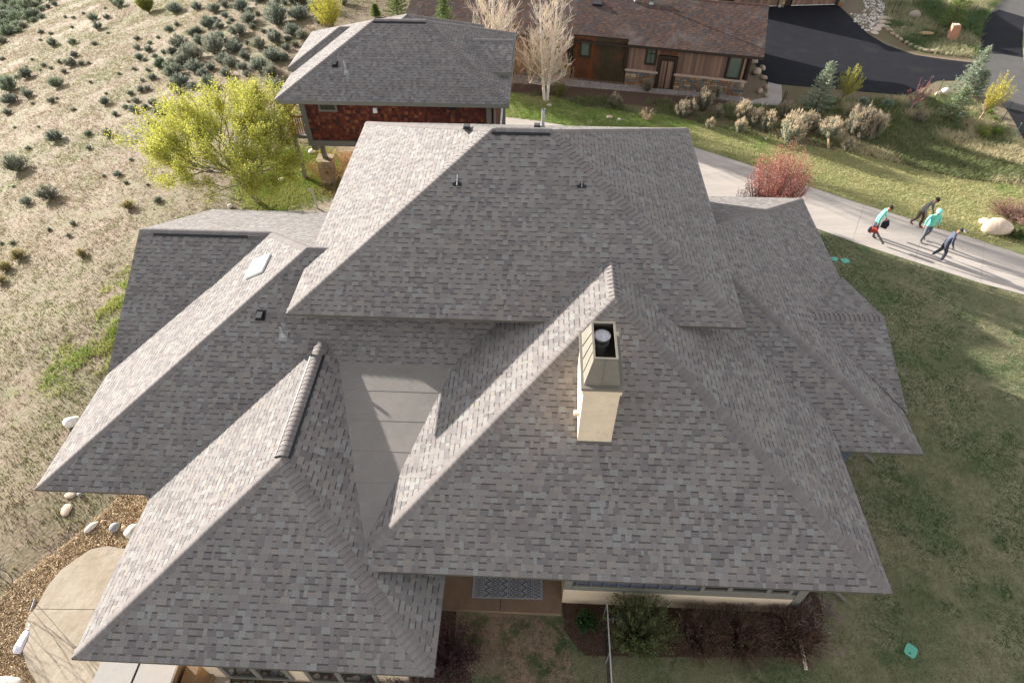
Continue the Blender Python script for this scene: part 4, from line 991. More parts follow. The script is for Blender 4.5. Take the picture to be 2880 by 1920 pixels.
c6 = [(565,200,80,1),(140,220,110,1),(50,300,110,1),(20,390,80,1),(85,115,50,0),(475,62,40,0),(340,22,40,0),(10,115,40,0)]
items = [(x/4.704, y/4.704, w_/4.704, 'tl') for x, y, w_ in tl]+[(x/4.704, y/4.704, w_/4.704, 'a') for x, y, w_ in c4]+[(480+x/4.704, y/4.704, w_/4.704, 'b') for x, y, w_ in c5]+[(x/2.45, y/2.45, w_/2.45, 'c') for x, y, w_ in c1]
items += [(x/2.45, 640+y/2.45, w_/2.45, 'd' if k else 'e') for x, y, w_, k in c6]+[(890/2.45, 1440/2.45, 44, 'd')]
grp = {'tl': 'sagebrush in the dark thicket at the top left corner', 'a': 'sagebrush scattered over the open slope', 'b': 'sagebrush crowding the slope above the tree', 'c': 'sagebrush on the lower slope', 'd': 'dry tawny bushes on the slope', 'e': 'small tufts low on the slope'}
lab = {'tl': 'dark green sagebrush packed in the thicket filling the top left corner', 'a': 'rounded sagebrush standing apart on the open sandy slope', 'b': 'silver-green sagebrush among many on the slope behind the yellow-green tree and red house', 'c': 'sagebrush clump on the lower sandy slope left of the yellow-green tree', 'd': 'dry tawny bush on the slope left of the main house', 'e': 'small green tuft low on the slope left of the main house'}
rs = random.Random(5)
ORD = ['first', 'second', 'third', 'fourth', 'fifth', 'sixth', 'seventh', 'eighth', 'ninth', 'tenth', 'eleventh', 'twelfth', 'thirteenth', 'fourteenth', 'fifteenth', 'sixteenth', 'seventeenth', 'eighteenth', 'nineteenth', 'twentieth']
def band(y): return max(0, int(y//26))
rank = {}
for bd in set(band(it[1]) for it in items):
    row = sorted([i for i, it in enumerate(items) if band(it[1]) == bd], key=lambda i: items[i][0])
    for j, i in enumerate(row): rank[i] = (bd, j, len(row))
bands = sorted(set(r[0] for r in rank.values()))
where = {'tl': 'in the dark top left thicket', 'a': 'on open slope', 'b': 'on crowded slope', 'c': 'on the lower slope', 'd': 'left of the house', 'e': 'left of the house'}
for i, (px, py, wp, k) in enumerate(items):
    b = G(px, py-wp*.12); sc = wp/PPM(b)*(1.3 if k in ('b', 'tl') else 1.0); b.z = float(ground_z(b.x, b.y))-.01
    pr = dryp if k == 'd' else (protos[4] if (k == 'tl' and rs.random() < .5) else protos[rs.randrange(5 if k in 'ae' else 4)])
    o = dup_tree(pr, b, rs.random()*6.28, (sc, sc, sc*rs.uniform(.85, 1.25)), 'sagebrush' if k != 'd' else 'dry_bush')
    size = 'wide' if wp > 38 else ('tiny' if wp < 16 else ('small' if wp < 24 else 'rounded')); bd, j, n_ = rank[i]; bi = bands.index(bd)
    side = (ORD[j]+' from the left') if j < 20 else (ORD[n_-1-j]+' from the right')
    tag(o, '%s %s %s, %s in %s row' % (size, 'tawny bush' if k == 'd' else 'sagebrush', where[k], side, ORD[bi] if bi < 20 else 'twenty-'+ORD[bi-20]), 'shrub', grp[k])

# --- branching trees
def grow(mb, p, d, L, r, depth, tips, spread=.5, up=.25, nb=(2, 3), col=(.2, .17, .14), shrink=.72, segs=3, minr=.004, wob=.18):
    pts = [p.copy()]; q = p.copy(); dd = d.copy(); rs_ = [r]
    for k in range(segs):
        dd = (dd+Vector((random.gauss(0, wob), random.gauss(0, wob), random.gauss(0, wob*.5)+up*.25))).normalized(); q = q+dd*(L/segs); pts.append(q.copy()); rs_.append(max(minr, r*(1-(k+1)/segs*.4)))
    mb.tube(pts, rs_, 6 if r > .03 else 4 if r > .012 else 3, tuple(c*random.uniform(.85, 1.15) for c in col), cap=False)
    tips.append((pts, dd.copy(), depth))
    if depth == 0: return
    n = random.randint(*nb)
    for i in range(n):
        t = random.uniform(.45, 1.0) if i < n-1 else 1.0
        k = min(int(t*segs), segs-1); base = pts[k].lerp(pts[k+1], t*segs-k)
        a = dd.orthogonal().normalized(); a.rotate(Matrix.Rotation(random.random()*6.283, 3, dd)); nd = (dd*(1-spread*.5)+a*spread*random.uniform(.6, 1.2)+Vector((0, 0, up))).normalized()
        grow(mb, base, nd, L*shrink*random.uniform(.8, 1.15), r*.62, depth-1, tips, spread, up, nb, col, shrink, segs, minr, wob)
def leaf_tree(name, base, trunk_dir, H, label, cat, pal, group=None, trunk_r=.12, depth=5, spread=.75, up=.18, nleaf=9000, ls=.07, bark=(.17, .14, .11), L0=None, shrink=.76, nb=(2, 3), squash=1.0, seed=1, fill=.1, trunk_frac=.25):
    random.seed(seed); root = empty(name, tuple(base)); mb = MB(); tips = []
    L0 = L0 or H*trunk_frac
    grow(mb, Vector((0, 0, 0)), Vector(trunk_dir).normalized(), L0, trunk_r, depth, tips, spread, up, nb, bark, shrink)
    zmax = max(t[0][-1].z for t in tips); k = H/zmax
    mb.v = [(v[0]*k*squash, v[1]*k*squash, v[2]*k) for v in mb.v]
    t = mb.build('trunk', M_BARK); t.parent = root
    ends = [t for t in tips if t[2] <= 2]; cen = []; dr = []
    for i in range(nleaf):
        pts, dd, dp = ends[random.randrange(len(ends))]; s_ = random.random()*(len(pts)-1); j = int(s_); p = pts[j].lerp(pts[j+1], s_-j)
        p = Vector((p.x*squash, p.y*squash, p.z))*k+Vector((random.gauss(0, fill), random.gauss(0, fill), random.gauss(0, fill)))
        d = (dd+Vector((random.gauss(0, .7), random.gauss(0, .7), random.gauss(0, .7)))).normalized(); cen.append(p); dr.append(d)
    cen = np.array(cen); P = leaf_quads(cen, np.array(dr), RNG.uniform(ls*.6, ls*1.4, nleaf), RNG.uniform(ls*.4, ls*.9, nleaf))
    mesh_obj('crown', quads_mesh('crown', P, colvar(nleaf, pal), M_LEAF), root)
    tag(root, label, cat, group); return root
YG = [(.46, .45, .08), (.38, .40, .07), (.54, .50, .10), (.30, .34, .07)]
b = G(728, 571)
# big tree: several leaders fanning out low
def big_tree():
    random.seed(33); root = empty('tree', tuple(b)); mb = MB(); tips = []; bark = (.16, .14, .12)
    grow(mb, Vector((0, 0, 0)), Vector((-.35, .05, 1)).normalized(), 1.5, .13, 0, [], col=bark, wob=.08)
    st = Vector((-.42, .05, 1.4))
    for a in range(16):
        t = a/16*6.283+random.uniform(-.2, .2); r_ = random.uniform(.6, 1.35)
        grow(mb, st+Vector((random.uniform(-.1, .1), random.uniform(-.1, .1), random.uniform(-.15, .3))), Vector((math.cos(t)*r_+.10, math.sin(t)*r_, random.uniform(.22, 1.0))).normalized(), random.uniform(1.6, 2.1)*.98, .045, 3, tips, .62, .2, (3, 4), bark, .74, wob=.12, minr=.005)
    grow(mb, st, Vector((.05, 0, 1)), 1.55, .07, 3, tips, .7, .2, (3, 4), bark, .75, wob=.12)
    t = mb.build('trunk', M_BARK); t.parent = root
    zt = max(t[0][-1].z for t in tips); kz = 5.9/zt; mb.v
    ends = [t for t in tips if t[2] <= 1]; n = 88000; cen = []; dr = []
    for i in range(n):
        pts, dd, dp = ends[random.randrange(len(ends))]; s_ = (random.random()**.7)*(len(pts)-1); j = min(int(s_), len(pts)-2); p = pts[j].lerp(pts[j+1], s_-j)+Vector((random.gauss(0, .10), random.gauss(0, .10), random.gauss(0, .12)))
        cen.append(p); d = (dd+Vector((random.gauss(0, .8), random.gauss(0, .8), random.gauss(0, .8)))).normalized(); dr.append(d)
    P = leaf_quads(np.array(cen), np.array(dr), RNG.uniform(.045, .09, n), RNG.uniform(.03, .055, n))
    mesh_obj('crown', quads_mesh('crown', P, colvar(n, YG, .2), M_LEAF), root)
    zs = max(c.z for c in cen); xs = [c.x for c in cen]; print('bigtree', zs, min(xs), max(xs), min(c.y for c in cen), max(c.y for c in cen))
    tag(root, 'spreading tree in fresh yellow-green leaf left of the red shingled house', 'tree'); return root
big_tree()
# bare aspens
def aspen(px, py, H, label, seed, twin=True, crown=1.0, dens=1.0):
    random.seed(seed); b = G(px, py); root = empty('aspen_tree', tuple(b)); WH = (.62, .57, .50)
    mb = MB(); tw = MB()
    for k in range(2 if twin else 1):
        x = (k-.5)*.16 if twin else 0; lean = Vector((x*.9, random.uniform(-.1, .1), 1)).normalized(); pts = []; q = Vector((x, 0, 0)); n = 14
        for i in range(n+1): pts.append(q.copy()); q = q+(lean+Vector((random.gauss(0, .03), random.gauss(0, .03), 0)))*(H/n)
        mb.tube(pts, [max(.012, .095*(1-i/n)**.8) for i in range(n+1)], 8, WH)
        for i in range(int(66*dens)):
            f = .13+.86*random.random(); s_ = f*n; j = min(int(s_), n-1); p = pts[j].lerp(pts[j+1], s_-j); t = random.random()*6.283
            L_ = crown*random.uniform(.6, 1.1)*(1.2-f*.7); tips = []
            grow(tw, p, Vector((math.cos(t), math.sin(t), random.uniform(.2, .9))).normalized(), L_, .02*(1.2-f), 2, tips, .6, .4, (3, 5), (.55, .47, .37), .7, minr=.0065)
    o = mb.build('trunk', mat('white_bark', attr=True, rough=.8, noise=(10, .15), extra=[((.08, .07, .06), 6, .62, .7, .9)])); o.parent = root
    o = tw.build('twigs', M_TWIG); o.parent = root; tag(root, label, 'tree')
aspen(1535, 283, 7.0, 'bare white double-trunked aspen standing in front of the brown house', 3)
aspen(1390, 235, 8.6, 'bare aspen whose crown rises behind the grey dormer of the red shingled house', 4, False, 1.3, 1.5)
def thicket(px, py, n, R_, H, label, col, seed, group=None, name='bare_shrub'):
    random.seed(seed); b = G(px, py); root = empty(name, tuple(b)); mb = MB(); tips = []
    for i in range(n):
        t = random.random()*6.283; r_ = math.sqrt(random.random())*R_*.5; d = Vector((math.cos(t)*.6, math.sin(t)*.6, random.uniform(.6, 1.4))).normalized()
        grow(mb, Vector((math.cos(t)*r_, math.sin(t)*r_, 0)), d, H*.5, .012, 2, tips, .6, .25, (3, 4), col, .7, minr=.007)
    o = mb.build('stems', M_TWIG); o.parent = root; tag(root, label, 'shrub', group); return root, tips
thicket(1450, 228, 60, 2.6, 3.2, 'tangled tan leafless shrub against the brown house left of the white aspen', (.33, .24, .15), 11)
thicket(1590, 240, 14, 1.2, 1.0, 'sparse tan leafless shrub between the white aspen and rusty metal wall', (.36, .27, .17), 12)
# spruces
def spruce(px, py, H, R_, label, seed, pal, group=None, lean=(0, 0), dens=1.0, name='spruce_tree', base0=.04):
    random.seed(seed); b = G(px, py); root = empty(name, tuple(b)); mb = MB(); cen = []; dr = []
    tr = [Vector((lean[0]*f*H, lean[1]*f*H, f*H)) for f in (0, .35, .7, 1)]
    mb.tube(tr, [.045*H/2, .03*H/2, .015*H/2, .004], 6, (.14, .10, .07))
    nb = int(100*dens*max(1, H/2.5))
    for i in range(nb):
        f = base0+(.97-base0)*(i/nb); s_ = f*3; j = min(int(s_), 2); p = tr[j].lerp(tr[j+1], s_-j); t = i*2.4+random.uniform(-.3, .3); L_ = R_*(1-f)**.85*random.uniform(.75, 1.15)+.06
        d = Vector((math.cos(t), math.sin(t), .1+.65*f)).normalized(); e = p+d*L_+Vector((0, 0, .05*L_)); mb.tube([p, e], [.01, .004], 3, (.16, .12, .08), cap=False)
        m = int(10+26*L_*1.8)
        for k in range(m):
            g_ = random.uniform(.15, 1.05); q = p.lerp(e, g_)+Vector((random.gauss(0, .045), random.gauss(0, .045), random.gauss(0, .03)))
            cen.append(q); dd = (d+Vector((random.gauss(0, .55), random.gauss(0, .55), random.gauss(0, .35)+.1))).normalized(); dr.append(dd)
    n = len(cen); P = leaf_quads(np.array(cen), np.array(dr), RNG.uniform(.10, .2, n), RNG.uniform(.02, .045, n))
    o = mb.build('trunk', M_BARK); o.parent = root; mesh_obj('crown', quads_mesh('crown', P, colvar(n, pal, .25), M_LEAF), root); tag(root, label, 'tree', group)
BLU = [(.24, .31, .22), (.31, .37, .28), (.17, .24, .16), (.38, .38, .26)]
DGR = [(.10, .16, .045), (.14, .20, .055), (.18, .22, .06)]
spruce(2292, 312, 2.9, .95, 'blue spruce standing beside the black asphalt apron', 1, BLU)
spruce(2700, 268, 2.9, .85, 'tallest pale green spruce on the grassy mound by the road junction', 2, BLU, lean=(.12, .04))
spruce(2738, 272, 1.6, .6, 'pale green spruce close behind the tallest spruce on the mound', 22, BLU)
spruce(2672, 336, 1.9, .9, 'short broad green spruce in front of the tallest spruce on the mound', 3, DGR+BLU)
spruce(2668, 80, 3.6, .95, 'dark green spruce cut by the top edge between garage and road', 4, DGR)
spruce(1262, 212, HT(G(1262, 212), -30), 1.25, 'green spruce between the red shingled house and the brown roof', 5, [(.09, .15, .05), (.13, .19, .06), (.16, .21, .08)])
spruce(1120, 46, 2.2, 1.1, 'low bushy conifer behind the ridge of the red shingled house', 6, [(.10, .15, .04), (.14, .18, .05)])
spruce(1165, 34, 1.3, .35, 'narrow dark conifer beside the low bushy conifer at the top', 7, DGR)
spruce(1058, 48, .9, .4, 'small round evergreen beside the dirt path near the top edge', 8, DGR)
for i, (x, y, L_) in enumerate(((2325, 290, 'left of the yellow sapling'), (2424, 296, 'just right of the yellow sapling'), (2492, 300, 'midway along the apron edge'), (2565, 305, 'under the purple-leaved sapling'))):
    spruce(x, y, .38, .36, 'tiny blue spruce seedling '+L_, 30+i, BLU, 'blue spruce seedlings by the apron', dens=.5)
# saplings and leafy shrubs
def broom(name, px, py, H, R_, label, cat, pal, seed, n=34, nleaf=2600, ls=.06, trunk=.3, col=(.30, .22, .13), lean=(0, 0), wid=.5, group=None, loc=None, lr=.035):
    random.seed(seed); b = loc or G(px, py); H = HT(b, H) if H > 100 else H; root = empty(name, tuple(b)); mb = MB(); segs_ = []
    top = Vector((lean[0]*trunk*H, lean[1]*trunk*H, trunk*H))
    if trunk > 0: mb.tube([(0, 0, 0), top], [.022*H, .016*H], 6, col)
    for i in range(n):
        t = random.random()*6.283; r_ = math.sqrt(random.random())*R_; e = Vector((math.cos(t)*r_+lean[0]*H, math.sin(t)*r_+lean[1]*H, H*(1-.35*(r_/R_)**2)*random.uniform(.72, 1.0)))
        s0 = top*random.uniform(.6, 1) if trunk > 0 else Vector((e.x*.12, e.y*.12, 0)); m = s0.lerp(e, .5)+Vector((e.x-s0.x, e.y-s0.y, 0))*.18*(1 if trunk > 0 else .6)
        mb.tube([s0, m, e], [.011*H**.5, .007*H**.5, .003], 3, tuple(c*random.uniform(.7, 1.2) for c in col), cap=False); segs_.append((s0, m, e))
    cen = []; dr = []
    for k in range(nleaf):
        s0, m, e = segs_[random.randrange(n)]; f = random.uniform(.22, 1.03); p = s0.lerp(m, f*2) if f < .5 else m.lerp(e, f*2-1); cen.append(p+Vector((random.gauss(0, lr), random.gauss(0, lr), random.gauss(0, lr)))); dr.append(((e-m).normalized()+Vector((random.gauss(0, .6), random.gauss(0, .6), random.gauss(0, .6)))).normalized())
    o = mb.build('stems', M_TWIG); o.parent = root
    P = leaf_quads(np.array(cen), np.array(dr), RNG.uniform(ls*.7, ls*1.4, nleaf), RNG.uniform(ls*.35, ls*.8, nleaf)); mesh_obj('foliage', quads_mesh('foliage', P, colvar(nleaf, pal, .2), M_LEAF), root)
    tag(root, label, cat, group); return root
YEL = [(.34, .33, .06), (.40, .37, .08), (.26, .28, .06)]
broom('sapling', 2362, 300, 2.7, .75, 'yellow-green staked sapling in front of the asphalt apron', 'tree', YEL, 41, 46, 3600)
broom('sapling', 2752, 340, 2.9, .8, 'yellow sapling leaning over the road at the right edge', 'tree', [(.42, .38, .05), (.36, .33, .05), (.46, .42, .09)], 42, 46, 3600, lean=(.1, .03), trunk=.28)
broom('sapling', 2548, 330, 2.45, .8, 'thin purple-leaved sapling with a pale bent trunk', 'tree', [(.20, .07, .065), (.26, .11, .10), (.15, .06, .06)], 43, 16, 900, trunk=.4, col=(.34, .22, .2), lean=(.1, .03))
broom('bush', 930, 78, 3.0, 1.2, 'yellow flowering bush behind the left tip of the red house roof', 'shrub', [(.48, .42, .04), (.40, .38, .05), (.34, .36, .06)], 44, 60, 6000, trunk=0, ls=.08, lr=.09)
broom('bush', 2150, 632, 396, 1.4, 'red-leaved upright bush beside the concrete driveway', 'shrub', [(.34, .12, .09), (.42, .18, .14), (.26, .09, .08), (.45, .28, .22)], 45, 190, 21000, trunk=0, ls=.055, col=(.22, .10, .08), lr=.06)
broom('bush', 2075, 625, 505, .6, 'small dark red bush peeping left of the big red bush', 'shrub', [(.22, .10, .09), (.30, .16, .14)], 46, 40, 1300, trunk=0, ls=.05, col=(.2, .1, .08))
broom('juniper', 418, 34, 1.7, .85, 'bright olive upright juniper at the top edge above the open slope', 'shrub', [(.14, .17, .03), (.19, .20, .04), (.11, .15, .03)], 47, 90, 6000, trunk=0, ls=.09, lr=.05)
broom('bush', 1572, 272, .95, .5, 'olive bush at the foot of the white aspen', 'shrub', [(.19, .20, .06), (.15, .17, .05), (.22, .19, .08)], 48, 40, 2200, trunk=0)
for i, (x, y, H, R_, L_) in enumerate(((2757, 382, .62, .5, 'bright green mound shrub nearest the leaning yellow sapling'), (2800, 378, .35, .28, 'smaller green mound shrub beside the bright green one'), (2495, 362, .42, .28, 'green mound shrub on the bed below the purple sapling'), (2780, 322, .3, .22, 'tiny yellow-green shrub right of the yellow sapling trunk'), (2792, 340, .25, .18, 'second tiny yellow-green shrub by the road edge'))):
    broom('mound_shrub', x, y, H, R_, L_, 'shrub', [(.13, .20, .03), (.18, .24, .04), (.09, .15, .03)], 50+i, 70, 1500, trunk=0, ls=.05, group='green mound shrubs by the road')
# tall sage and rabbitbrush in the bed
TIP = [(.60, .48, .34), (.52, .42, .29), (.42, .35, .24)]
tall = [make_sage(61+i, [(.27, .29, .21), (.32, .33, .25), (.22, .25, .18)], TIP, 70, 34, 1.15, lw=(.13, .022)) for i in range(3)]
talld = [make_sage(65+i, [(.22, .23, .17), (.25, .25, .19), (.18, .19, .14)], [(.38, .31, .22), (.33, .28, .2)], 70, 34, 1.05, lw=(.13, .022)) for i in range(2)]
i3 = lambda x, y: (1900+x/3.92, 180+y/3.92)
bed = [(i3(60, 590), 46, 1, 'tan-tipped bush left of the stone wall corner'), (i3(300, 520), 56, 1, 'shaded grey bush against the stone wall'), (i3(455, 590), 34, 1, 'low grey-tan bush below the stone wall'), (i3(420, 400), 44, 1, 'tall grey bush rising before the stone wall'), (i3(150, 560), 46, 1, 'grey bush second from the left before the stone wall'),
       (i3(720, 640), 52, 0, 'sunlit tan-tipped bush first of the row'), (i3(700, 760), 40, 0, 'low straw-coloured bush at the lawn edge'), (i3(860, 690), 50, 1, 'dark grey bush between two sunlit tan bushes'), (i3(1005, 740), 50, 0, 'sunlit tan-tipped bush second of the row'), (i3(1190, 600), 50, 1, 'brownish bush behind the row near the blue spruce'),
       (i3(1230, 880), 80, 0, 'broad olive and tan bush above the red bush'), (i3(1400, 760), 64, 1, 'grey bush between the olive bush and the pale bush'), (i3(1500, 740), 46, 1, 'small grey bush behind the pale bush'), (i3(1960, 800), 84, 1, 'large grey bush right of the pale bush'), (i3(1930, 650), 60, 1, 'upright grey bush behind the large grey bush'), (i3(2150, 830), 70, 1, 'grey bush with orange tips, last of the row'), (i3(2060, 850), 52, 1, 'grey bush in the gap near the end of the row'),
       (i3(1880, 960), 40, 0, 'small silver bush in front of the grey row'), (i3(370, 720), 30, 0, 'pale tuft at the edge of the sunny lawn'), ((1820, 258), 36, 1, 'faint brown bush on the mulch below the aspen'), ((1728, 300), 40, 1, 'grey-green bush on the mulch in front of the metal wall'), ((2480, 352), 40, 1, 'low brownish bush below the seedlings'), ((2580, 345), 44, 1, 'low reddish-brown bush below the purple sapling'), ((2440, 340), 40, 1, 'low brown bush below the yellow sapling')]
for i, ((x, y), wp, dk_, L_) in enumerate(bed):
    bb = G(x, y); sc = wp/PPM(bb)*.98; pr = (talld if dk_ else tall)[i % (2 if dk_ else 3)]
    o = dup_tree(pr, bb, rs.random()*6.28, (sc, sc, sc*rs.uniform(.9, 1.15)), 'sage_shrub'); tag(o, L_, 'shrub', 'tall sage bushes in the bed')
# the pale bush on a crooked trunk
bb = G(*i3(1580, 905)); rt = dup_tree(tall[0], bb+Vector((.45, .3, .35)), 1.0, (1.5, 1.4, 1.05), 'sage_shrub'); tag(rt, 'large pale silvery bush on a crooked bare trunk', 'shrub', 'tall sage bushes in the bed')
mb = MB(); mb.tube([(-.3, -.2, -.33), (-.18, -.1, -.05), (-.02, 0, .12), (.0, 0, .3)], [.055, .045, .04, .03], 7, (.36, .24, .14)); o = mb.build('crooked_trunk', M_TWIG); o.parent = rt
bb = G(*i3(1580, 905))
# pampas like dry tuft
broom('dry_tuft', 1818, 338, .75, .45, 'fan of dry cream grass plumes on the lawn edge', 'grass', [(.55, .42, .28), (.45, .34, .22)], 71, 16, 500, trunk=0, col=(.45, .35, .22))
# shrubs along the front foundation (in the shade)
def at4(x, y): return (1560+x/2.8, 1600+y/2.8)
x, y = at4(650, 520); broom('foundation_shrub', x, y, 1.5, 1.05, 'large loose green shrub in front of the cream foundation', 'shrub', [(.13, .18, .07), (.17, .21, .08), (.10, .14, .055)], 81, 260, 9000, trunk=0, ls=.05, col=(.14, .085, .05), lr=.04)
x, y = at4(255, 430); broom('foundation_shrub', x, y, .35, .32, 'small dark green shrub left of the wire fence', 'shrub', [(.04, .10, .03), (.06, .13, .04)], 82, 60, 1600, trunk=0, ls=.06)
for i, (x, y, R_, L_) in enumerate(((1120, 560, .85, 'reddish-brown twiggy shrub nearest the green one'), (1450, 560, 1.0, 'middle reddish-brown twiggy shrub under the windows'), (1850, 540, .95, 'reddish-brown twiggy shrub at the house corner'))):
    x, y = at4(x, y); broom('foundation_shrub', x, y, .95, R_, L_, 'shrub', [(.21, .115, .085), (.17, .10, .075), (.24, .15, .105), (.14, .13, .08)], 83+i, 520, 9000, trunk=0, ls=.035, col=(.13, .08, .06), lr=.04, group='reddish-brown shrubs along the foundation')
x, y = at4(2050, 470); thicket(x, y, 20, .9, .9, 'grey leafless shrub beyond the house corner', (.22, .18, .16), 87)
x, y = 1262, 1860; broom('barberry', x, y, 1.2, .95, 'dark purple barberry bush at the bottom edge beside the front eave', 'shrub', [(.07, .03, .04), (.11, .045, .05), (.05, .028, .035), (.14, .08, .09)], 88, 150, 7500, trunk=0, ls=.045, col=(.10, .08, .08), lr=.06)
x, y = 1130, 1935; broom('barberry', x, y, 1.0, .9, 'second purple barberry bush under the front eave corner', 'shrub', [(.07, .03, .04), (.11, .045, .05), (.14, .08, .09)], 89, 100, 4500, trunk=0, ls=.045, col=(.10, .08, .08), lr=.06)
thicket(935, 500, 40, 1.5, 1.3, 'golden leafless bush behind the stone pillar of the red house', (.34, .22, .10), 90)
thicket(-5, 1690, 7, 1.6, 1.8, 'dark arching bare branches at the left edge by the patio', (.05, .045, .05), 92)
broom('bush', 2845, 610, .6, 1.3, 'reddish leafless groundcover bush by the boulder', 'shrub', [(.22, .13, .10), (.28, .17, .13)], 93, 200, 3500, trunk=0, ls=.05, col=(.25, .15, .12))
broom('bush', 2862, 668, .45, .5, 'dark green clump below the boulder at the right edge', 'shrub', [(.08, .12, .04), (.10, .14, .05)], 94, 80, 1800, trunk=0, ls=.06)

# --- grass: real blades, joined per lawn (nobody could count them)
def grass_field(name, xr, yr, dens, pal_fn, mask_fn, hgt, wd, z_fn=None, blades=3, lean=.5, maxn=150000, label=None):
    n = int((xr[1]-xr[0])*(yr[1]-yr[0])*dens); x = RNG.uniform(xr[0], xr[1], n); y = RNG.uniform(yr[0], yr[1], n)
    z = z_fn(x, y) if z_fn else np.full(n, .01); P = np.stack([x, y, z], 1); m = inview(P, 20) & mask_fn(x, y); P = P[m]
    if len(P) > maxn: P = P[RNG.permutation(len(P))[:maxn]]
    cols = pal_fn(P[:, 0], P[:, 1]); P = np.repeat(P, blades, 0); cols = np.repeat(cols, blades, 0)*(1+RNG.uniform(-.25, .25, (len(P), 1))); n = len(P)
    P[:, :2] += RNG.normal(0, wd*2.2, (n, 2)); t = RNG.uniform(0, 6.283, n); h = hgt*RNG.uniform(.5, 1.3, n); l = np.stack([np.cos(t), np.sin(t), np.zeros(n)], 1)*(h*lean*RNG.uniform(.2, 1.5, n))[:, None]
    t2 = RNG.uniform(0, 6.283, n); s_ = np.stack([np.cos(t2), np.sin(t2), np.zeros(n)], 1)*wd*.5; tip = P+l; tip[:, 2] += h
    o = mesh_obj(name, quads_mesh(name, np.stack([P-s_, P+s_, tip], 1), np.clip(cols, 0, 1), M_GRASS)); o['kind'] = 'stuff'; return o
def mix3(a, b, t): return np.array(a)[None]*(1-t[:, None])+np.array(b)[None]*t[:, None]
def sst(v, a, b): t = np.clip((v-a)/(b-a), 0, 1); return t*t*(3-2*t)
def hill_col(x, y):
    c = mix3((.27, .21, .13), (.19, .195, .075), sst(fbm(x*.22+5, y*.22, 4), .42, .6)); return c*(1-.0)
patio_xy = PT; straw_xy = [(p.x, p.y) for p in straw]
bright_c = [G(300, 900), G(845, 520), G(880, 470)]
def hill_mask(x, y):
    m = (x < -3.2) & ~inpoly(x, y, straw_xy) & ~inpoly(x, y, patio_xy); m &= ~((x > -5) & (y > -3.5) & (y < 9))
    return m & (fbm(x*.5, y*.5, 3) + RNG.uniform(-.25, .25, len(x)) > .38) & ~((x > -4.6) & (y > 15) & (y < 23))
grass_field('hillside_grass', (-80, 4), (-16, 95), 60, hill_col, hill_mask, .085, .035, ground_z, 3, .9, 150000)
def br_mask(x, y):
    d1 = np.hypot((x-bright_c[0].x)/1.6, (y-bright_c[0].y)/2.6); d2 = np.hypot((x-bright_c[1].x+.6)/2.4, (y-bright_c[1].y-.6)/2.6)
    return ((d1+RNG.uniform(-.6, .6, len(x)) < 1) & (fbm(x*1.3, y*1.3, 4)+RNG.uniform(-.2, .2, len(x)) > .60) | (d2+RNG.uniform(-.3, .3, len(x)) < 1)) & ~((x > -4.9) & (y > -3.5) & (y < 9)) & ~inpoly(x, y, straw_xy)
grass_field('bright_grass', (-12, -1), (-1, 21), 700, lambda x, y: mix3((.24, .33, .07), (.38, .40, .13), sst(fbm(x, y, 3), .3, .7)), br_mask, .10, .03, lambda x, y: ground_z(x, y)+.01, 3, .7, 30000)
def lawn_col(x, y):
    c = mix3((.10, .145, .06), (.31, .29, .175), sst(fbm(x*.55+9, y*.55, 5), .36, .56)); k = sst(fbm(x*1.1+40, y*1.1+7, 3), .6, .68)[:, None]; c = c*(1-k)+np.array((.06, .11, .035))*k
    br = (sst(-x+7.6, 0, .6)*sst(fbm(x*.9+3, y*.9+21, 3), .36, .5))[:, None]; return c*(1-br*.75)+np.array((.24, .17, .10))*br*.75
bedpoly = [tuple(G2(1560+x/2.8, 1600+y/2.8)) for x, y in ((40, 250), (75, 470), (130, 560), (240, 700), (1980, 710), (2110, 480), (2110, 200), (2060, 60))]
def lawn_mask(x, y): return inpoly(x, y, lawn_pts) & ~inpoly(x, y, bedpoly) & ~((x < 7.7) & (y > -5.25)) & ~((x < 4.3) & (y > -7.6)) & ~((x > 7) & (x < 14) & (y > -5) & (y < 9)) & ~((x < 16) & (y > -1) & (y < 9))
grass_field('lawn_grass', (2.6, 34), (-9, 20), 420, lawn_col, lawn_mask, .045, .014, lambda x, y: np.full(len(x), .006), 3, 1.0, 150000)
strip_xy = [tuple(p)[:2] for p in upw]+[G2(x, y) for x, y in strip_top[::-1]]+[(4.2, 23.5)]
def strip_col(x, y): return mix3((.22, .32, .07), (.46, .43, .22), sst(fbm(x*.3+3, y*.3, 4)+(x-14)*.02, .42, .62))
grass_field('driveway_grass', (4, 40), (12, 28), 260, strip_col, lambda x, y: inpoly(x, y, strip_xy), .075, .022, lambda x, y: np.full(len(x), .008), 3, .9, 90000)
bed_xy = [G2(x, y) for x, y in strip_top]+[G2(2880, 400), G2(2760, 300), G2(2700, 265), G2(2560, 275), G2(2330, 285), G2(2200, 300)]
def bed_col(x, y): return mix3((.18, .21, .09), (.52, .46, .28), sst(fbm(x*.6+3, y*.6, 4)+(x-27)*.02, .45, .62))
grass_field('bed_grass', (5, 46), (14, 32), 120, bed_col, lambda x, y: inpoly(x, y, bed_xy) & ((x > 23) | (fbm(x, y, 3) > .5)), .22, .035, lambda x, y: np.full(len(x), .005), 3, 1.2, 60000)
fb_xy = r3([(1420, -20), (2200, -20), (2100, 110), (2052, 230), (2046, 370), (2000, 400), (1800, 380), (1600, 350), (1440, 240), (1400, 170)])
grass_field('far_grass', (24, 60), (28, 80), 60, lambda x, y: mix3((.10, .15, .06), (.35, .34, .2), sst(fbm(x*.5+3, y*.5, 4), .45, .6)), lambda x, y: inpoly(x, y, fb_xy), .25, .05, lambda x, y: np.full(len(x), .007), 3, 1.0, 40000)
vg = r3([(2352, 165), (2420, 50), (2700, 50), (2700, 470), (2600, 480), (2348, 425), (2341, 300)])
